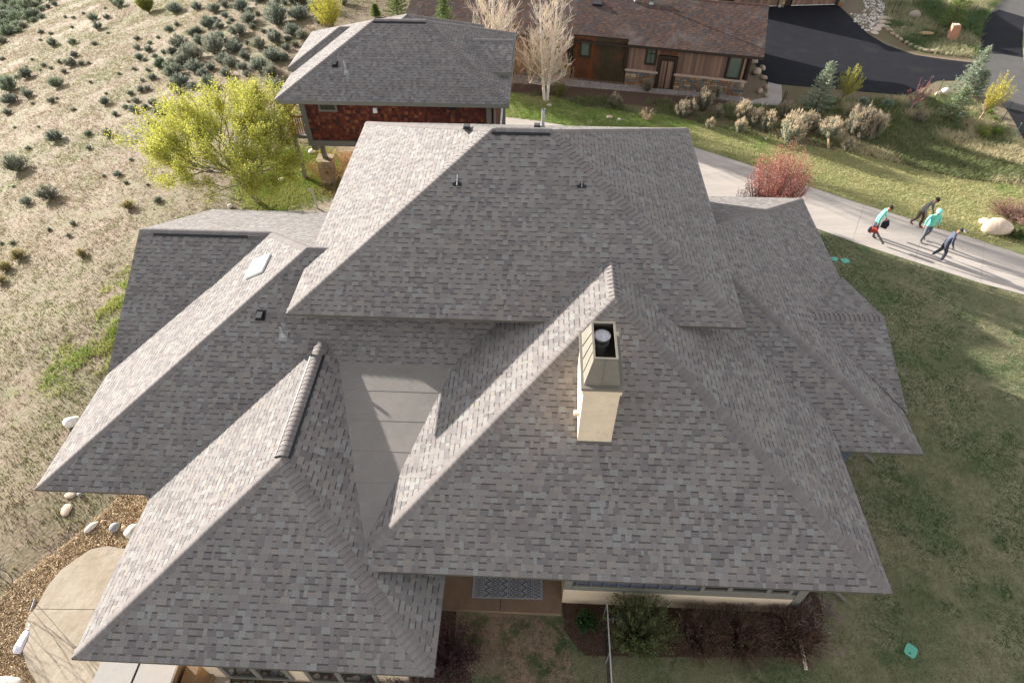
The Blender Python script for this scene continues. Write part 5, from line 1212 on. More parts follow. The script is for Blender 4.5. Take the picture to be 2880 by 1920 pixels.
# straw and wood chip litter
def litter(name, poly, dens, pal, z, L_=.09, W_=.02, maxn=40000):
    xs = [p[0] for p in poly]; ys = [p[1] for p in poly]; n = int((max(xs)-min(xs))*(max(ys)-min(ys))*dens); x = RNG.uniform(min(xs), max(xs), n); y = RNG.uniform(min(ys), max(ys), n)
    m = inpoly(x, y, poly) & inview(np.stack([x, y, np.zeros(n)], 1), 10); x, y = x[m][:maxn], y[m][:maxn]; n = len(x)
    d = rnd_dirs(n); d[:, 2] *= .35; P = leaf_quads(np.stack([x, y, np.full(n, z)+RNG.uniform(0, .03, n)], 1), d, RNG.uniform(L_*.5, L_*1.4, n), RNG.uniform(W_*.6, W_*1.4, n))
    o = mesh_obj(name, quads_mesh(name, P, colvar(n, pal, .25), M_TWIG)); o['kind'] = 'stuff'
straw_l = [p for p in straw_xy]
litter('straw_litter', [(p.x, p.y) for p in [G(x/2.45, 1280+y/2.45) for x, y in ((860, 250), (700, 400), (560, 520), (420, 640), (250, 760), (60, 900), (-60, 1100), (-80, 1700), (262, 1600), (200, 1460), (172, 1370), (190, 1170), (340, 910), (540, 720), (750, 634), (1050, 640), (1060, 300))]], 900, [(.50, .38, .22), (.40, .29, .16), (.6, .48, .32), (.26, .18, .1)], .03)
litter('mulch_litter', bedpoly, 700, [(.10, .06, .04), (.06, .035, .025), (.14, .09, .06)], .02, .06, .02)
litter('leaf_litter', [G2(x, y) for x, y in ((885, 545), (900, 520), (925, 505), (950, 470), (960, 430), (1050, 430), (1050, 600), (940, 560))], 900, [(.40, .24, .13), (.28, .14, .08), (.5, .36, .24)], .03, .09, .05)

# ================================================================== STONES
import bmesh
def rock_mesh(name, seed, sub=2, rough=.25, col=(.4, .36, .3), flat=1.0):
    bm = bmesh.new(); bmesh.ops.create_icosphere(bm, subdivisions=sub, radius=.5); rr = random.Random(seed); A = [Vector((rr.gauss(0, 1), rr.gauss(0, 1), rr.gauss(0, 1))).normalized() for _ in range(9)]; D = [rr.uniform(.30, .46) for _ in A]
    for v in bm.verts:
        p = v.co.copy()
        for a, d_ in zip(A, D):
            k = p.dot(a)
            if k > d_: p -= a*(k-d_)*(.85-rough)
        p *= 1+rr.uniform(-.02, .02); p.z *= flat; v.co = p
    me = bpy.data.meshes.new(name); bm.to_mesh(me); bm.free(); at = me.color_attributes.new('Col', 'FLOAT_COLOR', 'CORNER')
    at.data.foreach_set('color', np.tile(np.array([*col, 1], np.float32), len(me.loops))); me.materials.append(M_STONE); me.polygons.foreach_set('use_smooth', [sub > 1]*len(me.polygons)); return me
def rock(px, py, wx, wy, h, col, label, rz=0.0, group=None, name='boulder', seed=None, loc=None, sub=2, sink=.25):
    global _rk; _rk = globals().get('_rk', 0)+1
    b = loc or G(px, py); me = rock_mesh(name, seed or _rk*7, sub, col=col); o = mesh_obj(name, me); o.location = (b.x, b.y, h*(.5-sink)); o.scale = (wx, wy, h); o.rotation_euler = (random.uniform(-.1, .1), random.uniform(-.1, .1), rz)
    tag(o, label, 'rock', group); return o
TAN = (.50, .40, .31); WHT = (.58, .54, .48); GRY = (.26, .26, .27); ORG = (.50, .32, .20); RED = (.33, .2, .16)
rock(2797, 652, 1.45, .95, .95, (.55, .44, .34), 'large pale boulder on the grass at the right edge behind the walking people')
rock(2768, 628, .6, .5, .4, (.52, .42, .33), 'smaller boulder half behind the large pale boulder')
rock(259, 1484, .50, .22, .2, WHT, 'long white rock at the edge of the straw bed above the patio', 1.0); rock(326, 1484, .33, .36, .24, GRY, 'dark grey rock between the white rocks above the patio')
rock(290, 1468, .15, .14, .12, ORG, 'small orange rock touching the long white rock'); rock(348, 1487, .18, .2, .14, ORG, 'small orange rock beside the big white rock'); rock(378, 1500, .55, .5, .42, WHT, 'big white rock partly under the front left eave')
rock(188, 1434, .34, .5, .09, TAN, 'flat tan stone lying in the grass below the left wing', .2); rock(198, 1392, .36, .26, .08, TAN, 'flat tan stone just under the left wing eave'); rock(226, 1391, .2, .16, .12, GRY, 'small dark rock beside the flat tan stone'); 
rock(205, 1190, .62, .42, .40, (.7, .68, .62), 'white rounded rock beside the long left hip', .4); rock(25, 1925, .8, .45, .35, (.62, .56, .48), 'white stone block in the bottom left corner')
rock(648, 582, .30, .26, .2, WHT, 'white rock under the yellow-green tree'); rock(792, 508, .3, .3, .2, WHT, 'pale rock in the grass right of the tree trunk'); rock(878, 430, .42, .34, .3, (.62, .58, .5), 'white rock in bright grass below the red house'); rock(905, 345, .3, .25, .2, WHT, 'pale rock under the red house deck')
rock(450, 1190, .01, .01, .01, TAN, 'tiny pebble hidden by the roof') if False else None
r3p = lambda x, y: (1920+x/2.45, y/2.45)
for i, (x, y, a, b_, h_, L_) in enumerate(((485, 432, .7, .5, .5, 'top boulder of the row beside the brown house corner'), (505, 508, .7, .6, .5, 'large tan boulder in the row by the brown house corner'), (528, 636, .5, .4, .35, 'tan boulder low in the dark bed by the house corner'), (545, 480, .5, .4, .4, 'second boulder of the row along the apron'), (560, 545, .5, .35, .35, 'third boulder of the row along the apron'), (575, 610, .4, .4, .35, 'fourth boulder of the row along the apron'), (578, 665, .45, .3, .3, 'last boulder of the row above the footpath'), (470, 395, .4, .4, .3, 'small boulder under the brown roof corner'))):
    rock(*r3p(x, y), a, b_, h_, (.38+.03*(i % 3), .32, .25), L_, i*.7, 'boulders beside the brown house corner')
bq = G(*r3p(1840, 276)); mb = MB(); mb.prism([bq+Vector(v) for v in ((-.30, -.2, 1.0), (.26, -.24, .92), (.3, .2, .98), (-.22, .24, 1.06))], (.03, .0, -1.05), (.40, .20, .12)); mb.box(bq.x-.18, bq.x+.16, bq.y-.15, bq.y+.12, 1.02, 1.06, (.6, .5, .42)); o = mb.build('stone_block', M_STONE); tag(o, 'upright reddish sandstone block on the bed near the road', 'rock'); rock(*r3p(1670, 238), 1.3, .7, .25, (.40, .28, .15), 'flat ochre slab rock in the far bed'); rock(*r3p(1590, 122), .9, .8, .7, (.32, .27, .22), 'brown boulder in the far bed near the top'); rock(*r3p(1760, 655), .75, .3, .3, (.46, .36, .28), 'long tan rock on the sunny mound', .6); rock(*r3p(1810, 640), .6, .5, .4, WHT, 'pale boulder beside the long tan rock'); rock(*r3p(1520, 195), .4, .3, .2, TAN, 'small tan rock in the far bed grass'); rock(*r3p(572, 962), .2, .18, .15, WHT, 'small white rock at the edge of the planting bed')
rock(1545, 298, .35, .25, .18, (.5, .42, .38), 'pinkish rock on the grass below the aspen'); rock(1715, 332, .4, .3, .2, TAN, 'tan rock left of the dry plume tuft'); rock(1742, 338, .25, .2, .15, WHT, 'small white rock right beside the tan rock')
for i, (x, y) in enumerate(((1385, 125), (1375, 152), (1362, 180), (1337, 203), (1322, 228))):
    o = rock(*r3p(x, y), .95, .62, .10, (.52, .42, .34), ('farthest', 'second farthest', 'middle', 'second nearest', 'nearest')[i]+' of the five tan stepping stones beside the cobbles', i*.3, 'stepping stones beside the cobbles', 'stepping_stone', sink=.3)
edge = [(1425, 140), (1412, 168), (1408, 195), (1428, 215), (1445, 238), (1475, 258), (1505, 278), (1540, 298), (1570, 315), (1605, 332), (1640, 345), (1680, 355), (1715, 358)]
for i, (x, y) in enumerate(edge): rock(*r3p(x, y), random.uniform(.5, .8), .32, .25, (.42+random.uniform(-.05, .05), .33, .25), ORD[i]+' stone from the top in the curved edging of the far bed', -.3*i, 'edging stones of the far bed', 'edging_stone', sub=1)
def pebbles(name, poly, dens, pal, smin, smax, maxn=9000, z=.0):
    xs = [p[0] for p in poly]; ys = [p[1] for p in poly]; n = int((max(xs)-min(xs))*(max(ys)-min(ys))*dens); x = RNG.uniform(min(xs), max(xs), n); y = RNG.uniform(min(ys), max(ys), n); m = inpoly(x, y, poly) & inview(np.stack([x, y, np.zeros(n)], 1), 10); x, y = x[m][:maxn], y[m][:maxn]; n = len(x)
    s = RNG.uniform(smin, smax, n); base = np.array([(1, 0, 0), (.3, .9, 0), (-.8, .55, 0), (-.8, -.6, 0), (.3, -.95, 0), (0, 0, 1)]); tr = [(0, 1, 5), (1, 2, 5), (2, 3, 5), (3, 4, 5), (4, 0, 5)]
    ang = RNG.uniform(0, 6.28, n); V = base[None]*s[:, None, None]*np.array([1, .8, .75]); ca, sa = np.cos(ang)[:, None], np.sin(ang)[:, None]; X = V[:, :, 0]*ca-V[:, :, 1]*sa; Y = V[:, :, 0]*sa+V[:, :, 1]*ca; V = np.stack([X+x[:, None], Y+y[:, None], V[:, :, 2]+z], -1)
    P = np.concatenate([V[:, list(t)] for t in tr], 0); c = np.tile(colvar(n, pal, .2), (5, 1)); o = mesh_obj(name, quads_mesh(name, P, c, M_STONE)); o['kind'] = 'stuff'
pebbles('cobbles', r3([(1225, -10), (1385, -10), (1392, 90), (1350, 160), (1278, 225), (1200, 175), (1148, 100), (1235, 95), (1258, 40)]), 22, [(.55, .53, .48), (.40, .36, .3), (.48, .44, .37), (.62, .60, .56)], .06, .15, z=.01)
pebbles('gravel_stones', [tuple(G2(1440+x/3.095, y/3.095)) for x, y in ((-100, 650), (500, 675), (980, 735), (1240, 775), (1400, 785), (2000, 845), (2070, 880), (1950, 885), (1500, 830), (1000, 795), (480, 752), (0, 725), (-100, 715))], 330, [(.36, .32, .30), (.28, .24, .23), (.42, .38, .36), (.22, .19, .18)], .025, .05, z=.014)
pebbles('hillside_stones', [(-45, -5), (-9, -5), (-9, 70), (-45, 70)], .0001, [(.55, .45, .37), (.62, .56, .5), (.4, .3, .25)], .02, .07, 6000)
for i in range(34):
    x_, y_ = -1.0+(i % 17)*.22+random.uniform(-.07, .07), -7.31-.24*(i//17)+random.uniform(-.06, .06); s_ = random.uniform(.17, .32); c = random.choice([TAN, GRY, RED, (.36, .33, .3), WHT, (.3, .25, .22)])
    rock(0, 0, s_, s_*.8, s_*.7, c, 'river rock, %s from the left in the %s row under the front windows' % (ORD[i % 17], 'back' if i < 17 else 'front'), random.random()*3, 'river rocks under the front windows', 'river_rock', loc=Vector((x_, y_, 0)), sink=-.15)

# ================================================================== THINGS ON THE GROUND
# hot tub with a folding grey cover
ht = empty('hot_tub', (-3.0, -7.9, 0)); tag(ht, 'hot tub under a light grey two-part cover at the bottom left eave', 'hot tub')
TC, BC, EC = -3.0, 0, 0
M_COVER = mat('grey_vinyl_cover', (.30, .285, .265), .6, noise=(6, .06)); gx0 = (-3.95, -3.02, -2.98, -2.08)
part('tub_cabinet', mat('tub_cabinet', (.10, .065, .04), .6, noise=(6, .2)), ht, (-3.93, -2.1, -9.0, -6.95, 0.1, .80))
part('cover_half', M_COVER, ht, (-3.97, -3.03, -9.02, -6.9, .80, .90)); part('cover_half', M_COVER, ht, (-2.97, -2.06, -9.02, -6.9, .80, .90)); part('cover_hinge', M_BLACK, ht, (-3.03, -2.97, -9.0, -6.92, .80, .87))
# timber step and ochre floor beside it
st_ = part('timber_step', mat('ochre_timber', (.26, .13, .045), .7, noise=(5, .3)), None, (-1.95, -1.62, -8.6, -6.9, .1, .75)) if False else None
mb = MB(); mb.box(-1.98, -1.66, -9, -6.9, .1, .55, (.13, .085, .045)); mb.box(-1.98, -1.35, -9, -6.9, .1, .32, (.17, .11, .06)); o = mb.build('timber_step', M_WOOD); tag(o, 'ochre timber steps between the hot tub and the cream pillar', 'steps')
# rug on the porch with its woven pattern
ra, rb = G(1327, 1680, .16), G(1526, 1685, .16); ux = (rb-ra); RW = ux.length; ux.normalize(); uy = Vector((-ux.y, ux.x, 0)); MR = Matrix(((ux.x, uy.x, 0, ra.x), (ux.y, uy.y, 0, ra.y), (0, 0, 1, .152), (0, 0, 0, 1)))
rug = bpy.data.objects.new('rug', None); C.objects.link(rug); rug.location = (ra.x, ra.y, .15); tag(rug, 'light grey rug with black zigzag bands lying on the porch', 'rug')
mb = MB(); mb.box(0, RW, 0, 1.5, 0, .008, M=MR); child(mb.build('pile', mat('rug_pile', (.30, .31, .33), .95, noise=(40, .1))), rug)
mb = MB(); random.seed(3); xx = .05
def ln(a, b, w_=.012):
    a = Vector((a[0], a[1], .0105)); b = Vector((b[0], b[1], .0105)); d = (b-a).normalized(); n_ = Vector((-d.y, d.x, 0))*w_/2; mb.poly([MR @ (a-n_), MR @ (b-n_), MR @ (b+n_), MR @ (a+n_)])
kinds = ['dot', 'line', 'zig', 'dot', 'line', 'big', 'line', 'zig', 'dia', 'line', 'big', 'dot', 'line', 'dia', 'zig', 'line', 'big', 'line', 'zig', 'dot', 'line', 'chev', 'line']
wk = {'dot': .06, 'line': .03, 'zig': .09, 'big': .16, 'dia': .13, 'chev': .12}; tot = sum(wk[k] for k in kinds); ks = (RW-.1)/tot
for k in kinds:
    w_ = wk[k]*ks; y_ = .04
    if k == 'line': ln((xx+w_/2, .03), (xx+w_/2, 1.47), .010)
    elif k == 'dot':
        while y_ < 1.46: ln((xx+w_*.3, y_), (xx+w_*.7, y_), .02); y_ += .045
    elif k in ('zig', 'chev'):
        p_ = .07 if k == 'zig' else .09
        while y_ < 1.4: ln((xx, y_), (xx+w_, y_+p_/2)); ln((xx+w_, y_+p_/2), (xx, y_+p_)); y_ += p_
    elif k == 'big':
        while y_ < 1.3: ln((xx+.01, y_), (xx+w_-.01, y_+.09), .022); ln((xx+w_-.01, y_+.09), (xx+.01, y_+.18), .022); ln((xx+.01, y_+.05), (xx+w_*.6, y_+.09), .010); y_ += .18
    else:
        while y_ < 1.36: ln((xx, y_+.06), (xx+w_/2, y_), .014); ln((xx+w_/2, y_), (xx+w_, y_+.06), .014); ln((xx+w_, y_+.06), (xx+w_/2, y_+.12), .014); ln((xx+w_/2, y_+.12), (xx, y_+.06), .014); ln((xx+w_*.4, y_+.06), (xx+w_*.6, y_+.06), .02); y_ += .125
    xx += w_
child(mb.build('woven_pattern', mat('rug_black', (.03, .032, .04), .95)), rug)
# white sandbags
def sack(px, py, L_, W_, label, rz):
    b = G(px, py); root = empty('sandbag', (b.x, b.y, .0), rz); bm = bmesh.new(); bmesh.ops.create_uvsphere(bm, u_segments=20, v_segments=12, radius=1)
    for v in bm.verts:
        p = v.co; sx = math.copysign(abs(p.x)**.55, p.x); sy = math.copysign(abs(p.y)**.5, p.y)
        v.co = Vector((sx*W_/2*(1-.12*sy), sy*L_/2, (p.z*.09 if p.z > 0 else p.z*.02)*(1+.1*math.sin(9*sy))+.04))
    me = bpy.data.meshes.new('bag'); bm.to_mesh(me); bm.free(); me.polygons.foreach_set('use_smooth', [True]*len(me.polygons)); me.materials.append(mat('white_sack', (.66, .64, .68), .8, noise=(9, .06), bump=(7, .8, .03))); o = mesh_obj('bag', me, root)
    mb = MB(); mb.tube([(0, L_*.47, .06), (.01, L_*.55, .07), (.0, L_*.60, .06), (-.02, L_*.68, .05)], [.07, .022, .05, .06], 9); o = mb.build('tied_neck', me.materials[0]); o.parent = root; tag(root, label, 'sandbag')
sack(67, 1805, .62, .27, 'white tied sandbag lying beside the patio edge', .02); 
mb = MB(); pa, pb2 = G(90, 1718), G(103, 1685); mb.tube([pa+Vector((0, 0, .04)), pb2+Vector((0, 0, .06))], .035, 8); o = mb.build('drain_pipe', M_METAL); tag(o, 'short grey drain pipe poking out at the patio edge', 'pipe')
# irrigation box lids
M_TEAL = mat('teal_plastic', (.12, .42, .30), .6, noise=(20, .08))
def lid(px, py, s_, label, rz):
    b = G(px, py); P = [Vector((math.copysign(abs(math.cos(t))**.45, math.cos(t))*s_/2, math.copysign(abs(math.sin(t))**.45, math.sin(t))*s_*.42, 0)) for t in np.linspace(0, 6.283, 28, endpoint=False)]
    root = empty('irrigation_box', (b.x, b.y, 0), rz); mb = MB(); mb.prism([p+Vector((0, 0, .05)) for p in P], (0, 0, -.05)); o = mb.build('lid', M_TEAL); o.parent = root; mb = MB(); mb.box(-s_*.3, -s_*.2, -.02, .02, .05, .054); o = mb.build('finger_slot', M_BLACK); o.parent = root; tag(root, label, 'box lid', 'teal irrigation lids in the lawn')
lid(2560, 1830, .34, 'large teal irrigation lid in the shaded lawn at the lower right', .9); lid(2376, 735, .34, 'teal irrigation lid on the lawn by the driveway', .2); lid(2346, 730, .28, 'faded irrigation lid left of the other one by the driveway', .2)
# plank, wire fence, utility box
a, b_ = G(2238, 1808, .05), G(2268, 1882, .05); mb = MB(); d = (b_-a).normalized(); n_ = Vector((-d.y, d.x, 0))*.045; mb.prism([a-n_+Vector((0, 0, .35)), b_-n_, b_+n_, a+n_+Vector((0, 0, .35))], (0, 0, -.03), (.62, .50, .40), bottom=True); o = mb.build('plank', mat('bare_plank', (.60, .48, .39), .8, noise=(6, .1))); tag(o, 'pale bare plank propped against the corner shrub', 'plank')
fn = empty('wire_fence', tuple(G(1690, 1800))); tag(fn, 'narrow black wire fence running down from the cream foundation', 'fence')
fa, fb = G(1697, 1735), G(1712, 2010)
for i in range(3):
    p = fa.lerp(fb, i/2); mb = MB(); mb.tube([p, p+Vector((0, 0, .95))], .018, 6); child(mb.build('post', M_METAL), fn)
mb = MB(); mb.tube([fa+Vector((0, 0, .95)), fb+Vector((0, 0, .95))], .018, 6); child(mb.build('top_rail', mat('pale_rail', (.5, .48, .44), .5)), fn)
for i in range(8): mb = MB(); mb.tube([fa+Vector((0, 0, .1+i*.11)), fb+Vector((0, 0, .1+i*.11))], .006, 4); child(mb.build('wire', M_BLACK), fn)
ub = G(1722, 1748); root = empty('water_meter', tuple(ub)); tag(root, 'small blue-grey utility valve between fence and green shrub', 'valve'); mb = MB(); mb.tube([(-.15, 0, .2), (.1, 0, .22)], .03, 8); mb.tube([(0, 0, 0), (0, 0, .3)], .035, 8); o = mb.build('valve_body', mat('bluegrey_metal', (.2, .24, .28), .5)); o.parent = root; mb = MB(); mb.box(.12, .45, -.12, .15, 0, .28); o = mb.build('valve_housing', mat('bluegrey_metal')); o.parent = root
# green fence stakes round the young trees
M_STK = mat('green_steel', (.035, .09, .06), .5)
for i, (x0_, y0_, x1_, y1_, L_) in enumerate(((1715, 722, 1790, 548, 'by the long tan rock'), (1452, 862, 1515, 735, 'below the purple sapling'), (1850, 900, 1912, 775, 'below the short green spruce'), (2178, 868, 2265, 700, 'right of the yellow sapling'), (2240, 1005, 2352, 845, 'at the right edge by the road'), (672, 752, 705, 622, 'nearest the footpath'), (690, 735, 722, 630, 'second by the footpath'), (1440, 92, 1480, 0, 'left by the cobbles'), (1465, 112, 1505, 0, 'right by the cobbles'), (1655, 130, 1712, 0, 'left of the dark green spruce'), (1945, 215, 2020, 20, 'right of the dark green spruce'), (870, 780, 905, 690, 'in front of the blue spruce'))):
    bb = G(*r3p(x0_, y0_)); hh = HT(bb, y1_/2.45); hh = max(.6, min(hh, 2.2)); root = empty('stake', tuple(bb)); mb = MB(); mb.tube([(0, 0, 0), (0, 0, hh)], .022, 5); o = mb.build('shaft', M_STK if i not in (5, 6, 7, 8) else M_BLACK); o.parent = root; mb = MB(); mb.box(-.03, .03, -.012, .012, hh-.06, hh-.02); o = mb.build('clip', M_METAL); o.parent = root; tag(root, 'thin steel stake '+L_, 'stake', 'steel stakes round the young trees')
# small pale bent pipe behind the left wing
bb = G(893, 588); mb = MB(); mb.tube([bb, bb+Vector((0, 0, 1.0)), bb+Vector((-.05, 0, 1.08)), bb+Vector((-.2, 0, 1.1))], .05, 8); o = mb.build('standpipe', mat('pale_pipe', (.5, .46, .42), .6)); tag(o, 'pale bent standpipe on the rear path behind the left wing', 'pipe')

# ================================================================== PEOPLE
def person(px, py, heading, label, J, cols, H=1.74):
    """J: joint table (x right, y forward, z up) for 1.75 m; cols: shirt, trousers, skin, shoes, hair"""
    b = G(px, py, .03); root = empty('person', tuple(b), heading); k = H/1.75
    v = {n: Vector(p)*k for n, p in J.items()}
    rad = dict(pelvis=(.17, .13), waist=(.165, .13), chest=(.20, .145), neck=(.058, .058), jaw=(.075, .085), head=(.085, .1), crown=(.06, .07))
    names = ['pelvis', 'waist', 'chest', 'neck', 'jaw', 'head', 'crown']; edges = [(i, i+1) for i in range(6)]
    V = [v[n] for n in names]; R_ = [tuple(r*k for r in rad[n]) for n in names]
    seg = [('pelvis', 'waist', 'sh'), ('waist', 'chest', 'sh'), ('chest', 'neck', 'sh'), ('neck', 'jaw', 'sk'), ('jaw', 'head', 'sk'), ('head', 'crown', 'sk')]
    def add(p, r, par, ): V.append(p); R_.append((r*k, r*k)); edges.append((par, len(V)-1)); return len(V)-1
    for s in 'LR':
        sgn = -1 if s == 'L' else 1
        i = add(v['sh'+s], .078, 2); i = add(v['el'+s], .060, i); i = add(v['wr'+s], .032, i)
        d = (v['wr'+s]-v['el'+s]).normalized(); hp = v['wr'+s]+d*.075*k; i = add(hp, .034, i); side = Vector((0, 1, 0)); side = (side-d*side.dot(d)).normalized()
        for f in range(4):
            o_ = side*(f-1.5)*.021*k; l = (.075, .085, .08, .062)[f]*k; q = add(hp+o_+d*.03*k, .009, i); q = add(hp+o_*1.1+d*(.03*k+l*.55)+Vector((-sgn*.012, 0, 0))*k, .008, q); add(hp+o_*1.1+d*(.03*k+l*.9)+Vector((-sgn*.035, 0, 0))*k, .007, q)
        q = add(v['wr'+s]+d*.03*k+side*.035*k, .011, i); add(v['wr'+s]+d*.085*k+side*.055*k, .009, q)
        h = add(v['pelvis']+Vector((sgn*.09, 0, -.05))*k, .11, 0); kn = add(v['kn'+s], .078, h); an = add(v['an'+s], .062, kn); fd = v['toe'+s]-v['an'+s]; ft = add(v['an'+s]+fd*.4+Vector((0, 0, -.03))*k, .045, an); add(v['toe'+s], .034, ft)
        seg.extend([('chest', 'sh'+s, 'sh'), ('sh'+s, 'el'+s, 'sh'), ('el'+s, 'wr'+s, 'sh'), ('wr'+s, 'ha'+s, 'sk'), ('pelvis', 'kn'+s, 'tr'), ('kn'+s, 'an'+s, 'tr'), ('an'+s, 'toe'+s, 'bt')]); v['ha'+s] = hp+d*.13*k
    me = bpy.data.meshes.new('body'); me.from_pydata([tuple(p) for p in V], edges, []); o = bpy.data.objects.new('body', me); C.objects.link(o)
    m = o.modifiers.new('Skin', 'SKIN'); m.use_smooth_shade = True; m.branch_smoothing = .6
    for i, r in enumerate(R_): me.skin_vertices[0].data[i].radius = r
    for i in range(len(V)): me.skin_vertices[0].data[i].use_root = (i == 0)
    o.modifiers.new('Sub', 'SUBSURF').levels = 1; o.modifiers['Sub'].render_levels = 1
    dg = bpy.context.evaluated_depsgraph_get(); nm = bpy.data.meshes.new_from_object(o.evaluated_get(dg)); o.modifiers.clear(); old = o.data; o.data = nm; bpy.data.meshes.remove(old); nm.name = 'body'
    key = dict(sh=0, tr=1, sk=2, bt=3); nm.materials.clear()
    for n_, c_ in zip(('shirt', 'trousers', 'skin', 'shoe'), cols[:4]): nm.materials.append(mat('cloth_%s_%d' % (n_, int(c_[0]*1000+c_[1]*777)), c_, .8, noise=(14, .15), bump=(18, .4, .01)))
    hem = v['pelvis'].z-.10*k
    for p in nm.polygons:
        c_ = p.center; best = None
        for a, b2, kk in seg:
            A = v[a]; B = v[b2]; t = max(0, min(1, (c_-A).dot(B-A)/max(1e-6, (B-A).length_squared))); d_ = (c_-(A+(B-A)*t)).length
            if best is None or d_ < best[0]: best = (d_, kk)
        kk = best[1]
        if kk == 'sh' and c_.z < hem and abs(c_.x) < .2: kk = 'tr'
        if kk == 'tr' and c_.z > hem: kk = 'sh'
        p.material_index = key[kk]; p.use_smooth = True
    o.parent = root
    hd = v['head']; up = (v['crown']-v['jaw']).normalized(); rt = Vector((1, 0, 0)); fw2 = up.cross(rt)*-1
    if fw2.y < 0: fw2 = -fw2
    def blob(name, c_, r, m_, par=root, cut=None):
        bm = bmesh.new(); bmesh.ops.create_uvsphere(bm, u_segments=14, v_segments=10, radius=1)
        for q in bm.verts: q.co = Vector((q.co.x*r[0], q.co.y*r[1], q.co.z*r[2]))
        if cut is not None: bmesh.ops.delete(bm, geom=[q for q in bm.verts if q.co.z < cut], context='VERTS')
        me2 = bpy.data.meshes.new(name); bm.to_mesh(me2); bm.free(); me2.polygons.foreach_set('use_smooth', [True]*len(me2.polygons)); me2.materials.append(m_); ob = mesh_obj(name, me2, par); ob.location = c_; ob.rotation_euler = Vector(up).to_track_quat('Z', 'Y').to_euler(); return ob
    sk = nm.materials[2]
    blob('nose', hd+fw2*.10*k, (.014, .02, .025), sk)
    for sg in (-1, 1): blob('eye', hd+fw2*.085*k+rt*sg*.03+up*.02, (.012, .008, .008), M_BLACK); blob('ear', hd+rt*sg*.088*k, (.012, .022, .032), sk)
    hk = cols[4]
    hm = mat('hair_%d' % int(hk[1][0]*1000+hk[1][1]*333), hk[1], .8)
    if hk[0] == 'hair': blob('hair', hd+up*.03-fw2*.012, (.097, .112, .115), hm, cut=.0)
    if hk[0] == 'hood': blob('hood', hd-fw2*.02+up*.01, (.118, .135, .14), hm, cut=-.06)
    if hk[0] == 'cap':
        blob('cap', hd+up*.03, (.102, .118, .10), hm, cut=.0); mb = MB(); t_ = hd+up*.045+fw2*.10
        mb.prism([t_-rt*.075, t_-rt*.05+fw2*.085, t_+rt*.05+fw2*.085, t_+rt*.075], -up*.012, bottom=True); q = mb.build('cap_brim', M_WHITE); q.parent = root; blob('cap_panel', hd+up*.06+fw2*.03, (.085, .09, .065), M_WHITE)
    tag(root, label, 'person'); return root, v, k
def pose(lean=.12, step=.3, lift=.0, armL=(.0, .1), armR=(.0, -.1), headf=.06, lead='L'):
    J = dict(pelvis=(0, 0, .95)); f = lean
    J['waist'] = (0, .25*f, 1.10); J['chest'] = (0, .8*f, 1.34); J['neck'] = (0, 1.1*f+.01, 1.50-.2*f); J['jaw'] = (0, 1.2*f+headf*.6, 1.56-.25*f); J['head'] = (0, 1.25*f+headf, 1.64-.3*f); J['crown'] = (0, 1.27*f+headf*1.1, 1.70-.3*f)
    for s, (sx, fy) in (('L', armL), ('R', armR)):
        g_ = -1 if s == 'L' else 1
        J['sh'+s] = (g_*.19, .85*f, 1.41-.1*f); J['el'+s] = (g_*(.235+sx*.5), .8*f+fy*.45-.03, 1.14-.1*f); J['wr'+s] = (g_*(.225+sx), .8*f+fy+.02, .91)
    for s in 'LR':
        g_ = -1 if s == 'L' else 1; st = step if s == lead else -step
        J['kn'+s] = (g_*.10, st*.45+.07, .50 if st > 0 else .49); J['an'+s] = (g_*.10, st-.03, .09 if st > 0 else .13+lift); J['toe'+s] = (g_*.11, st+.15, .04 if st > 0 else .05+lift)
    return J
def hd_of(a, b):
    A = G(*a); B = G(*b); d_ = B-A; return math.atan2(d_.y, d_.x)-math.pi/2
TEAL = (.15, .55, .42); NAVY = (.045, .055, .085); DKT = (.04, .045, .06); SKN = (.30, .15, .09); BOOT = (.05, .025, .02)
r1_, v1, k1 = person(2447, 662, hd_of((2440, 664), (2560, 705)), 'person in a mint green long-sleeved shirt carrying a red leaf blower', pose(.14, .15, .03, (.1, .12), (.12, -.05), .07, 'R'), (TEAL, NAVY, SKN, BOOT, ('hair', (.03, .02, .018))))
person(2572, 634, hd_of((2560, 632), (2660, 690)), 'person in a grey shirt and brown trousers leaning forward at the driveway edge', pose(.20, .18, .02, (.02, .14), (.02, .1), .08, 'L'), ((.15, .135, .135), (.075, .05, .04), SKN, (.14, .07, .045), ('hair', (.02, .02, .02))))
person(2592, 676, hd_of((2560, 640), (2620, 740)), 'person in a mint green hooded top with the hood up and dark trousers', pose(.04, .12, .0, (.09, .0), (.09, .05), .04, 'R'), (TEAL, (.10, .11, .125), SKN, (.07, .07, .085), ('hood', (.22, .66, .58))), 1.72)
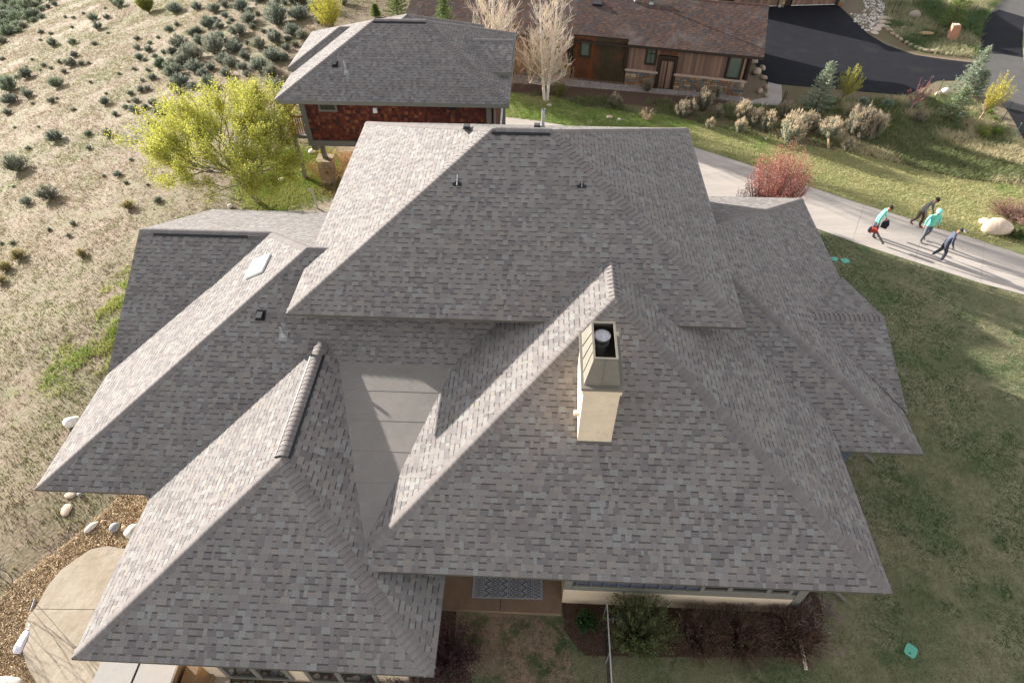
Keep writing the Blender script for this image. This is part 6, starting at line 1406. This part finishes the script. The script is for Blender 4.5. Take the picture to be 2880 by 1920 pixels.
person(2634, 729, hd_of((2600, 720), (2700, 742)), 'person in a navy hoodie with a white cap and white shoes', pose(.12, .19, .03, (-.02, .14), (-.02, .12), .07, 'R'), ((.055, .065, .095), (.045, .052, .07), SKN, (.72, .70, .74), ('cap', (.03, .04, .045))))
# leaf blower, bag and cloth held by the people
def held(root, v, name, label, cat):
    e = bpy.data.objects.new(name, None); C.objects.link(e); e.location = root.location; e.rotation_euler = root.rotation_euler; tag(e, label, cat); return e
RED_ = mat('red_plastic', (.42, .06, .05), .4)
bl = held(r1_, v1, 'leaf_blower', 'red leaf blower with a long grey nozzle held low at his side', 'leaf blower'); w_ = v1['haR']
def lp(o_, e): o_.parent = e; return o_
mb = MB(); mb.box(w_.x-.09, w_.x+.10, w_.y-.17, w_.y+.10, w_.z-.24, w_.z-.05); lp(mb.build('motor_housing', RED_), bl)
mb = MB(); mb.tube([(w_.x, w_.y-.13, w_.z-.1), (w_.x, w_.y-.1, w_.z+.02), (w_.x, w_.y+.04, w_.z+.02), (w_.x, w_.y+.08, w_.z-.08)], .018, 6); lp(mb.build('handle', M_BLACK), bl)
mb = MB(); mb.tube([(w_.x, w_.y-.16, w_.z-.15), (w_.x, w_.y-.26, w_.z-.12)], [.10, .09], 10); lp(mb.build('fan_cover', M_BLACK), bl)
mb = MB(); mb.tube([(w_.x+.02, w_.y+.08, w_.z-.17), (w_.x+.03, w_.y+.25, w_.z-.34), (w_.x+.05, w_.y+.55, w_.z-.62)], [.055, .045, .05], 10); lp(mb.build('nozzle', mat('grey_nozzle', (.10, .10, .10), .5)), bl)
bg_ = held(r1_, v1, 'bag', 'black cloth bag hanging from the hand of the person with the blower', 'bag'); w_ = v1['haL']
mb = MB(); P = [Vector((w_.x-.03, w_.y+dy, w_.z+dz)) for dy, dz in ((-.06, .02), (.08, .02), (.17, -.2), (.12, -.42), (-.14, -.40), (-.15, -.18))]; mb.prism(P, (-.12, 0, 0), bottom=True); lp(mb.build('sack', mat('black_cloth', (.02, .022, .03), .9)), bg_)
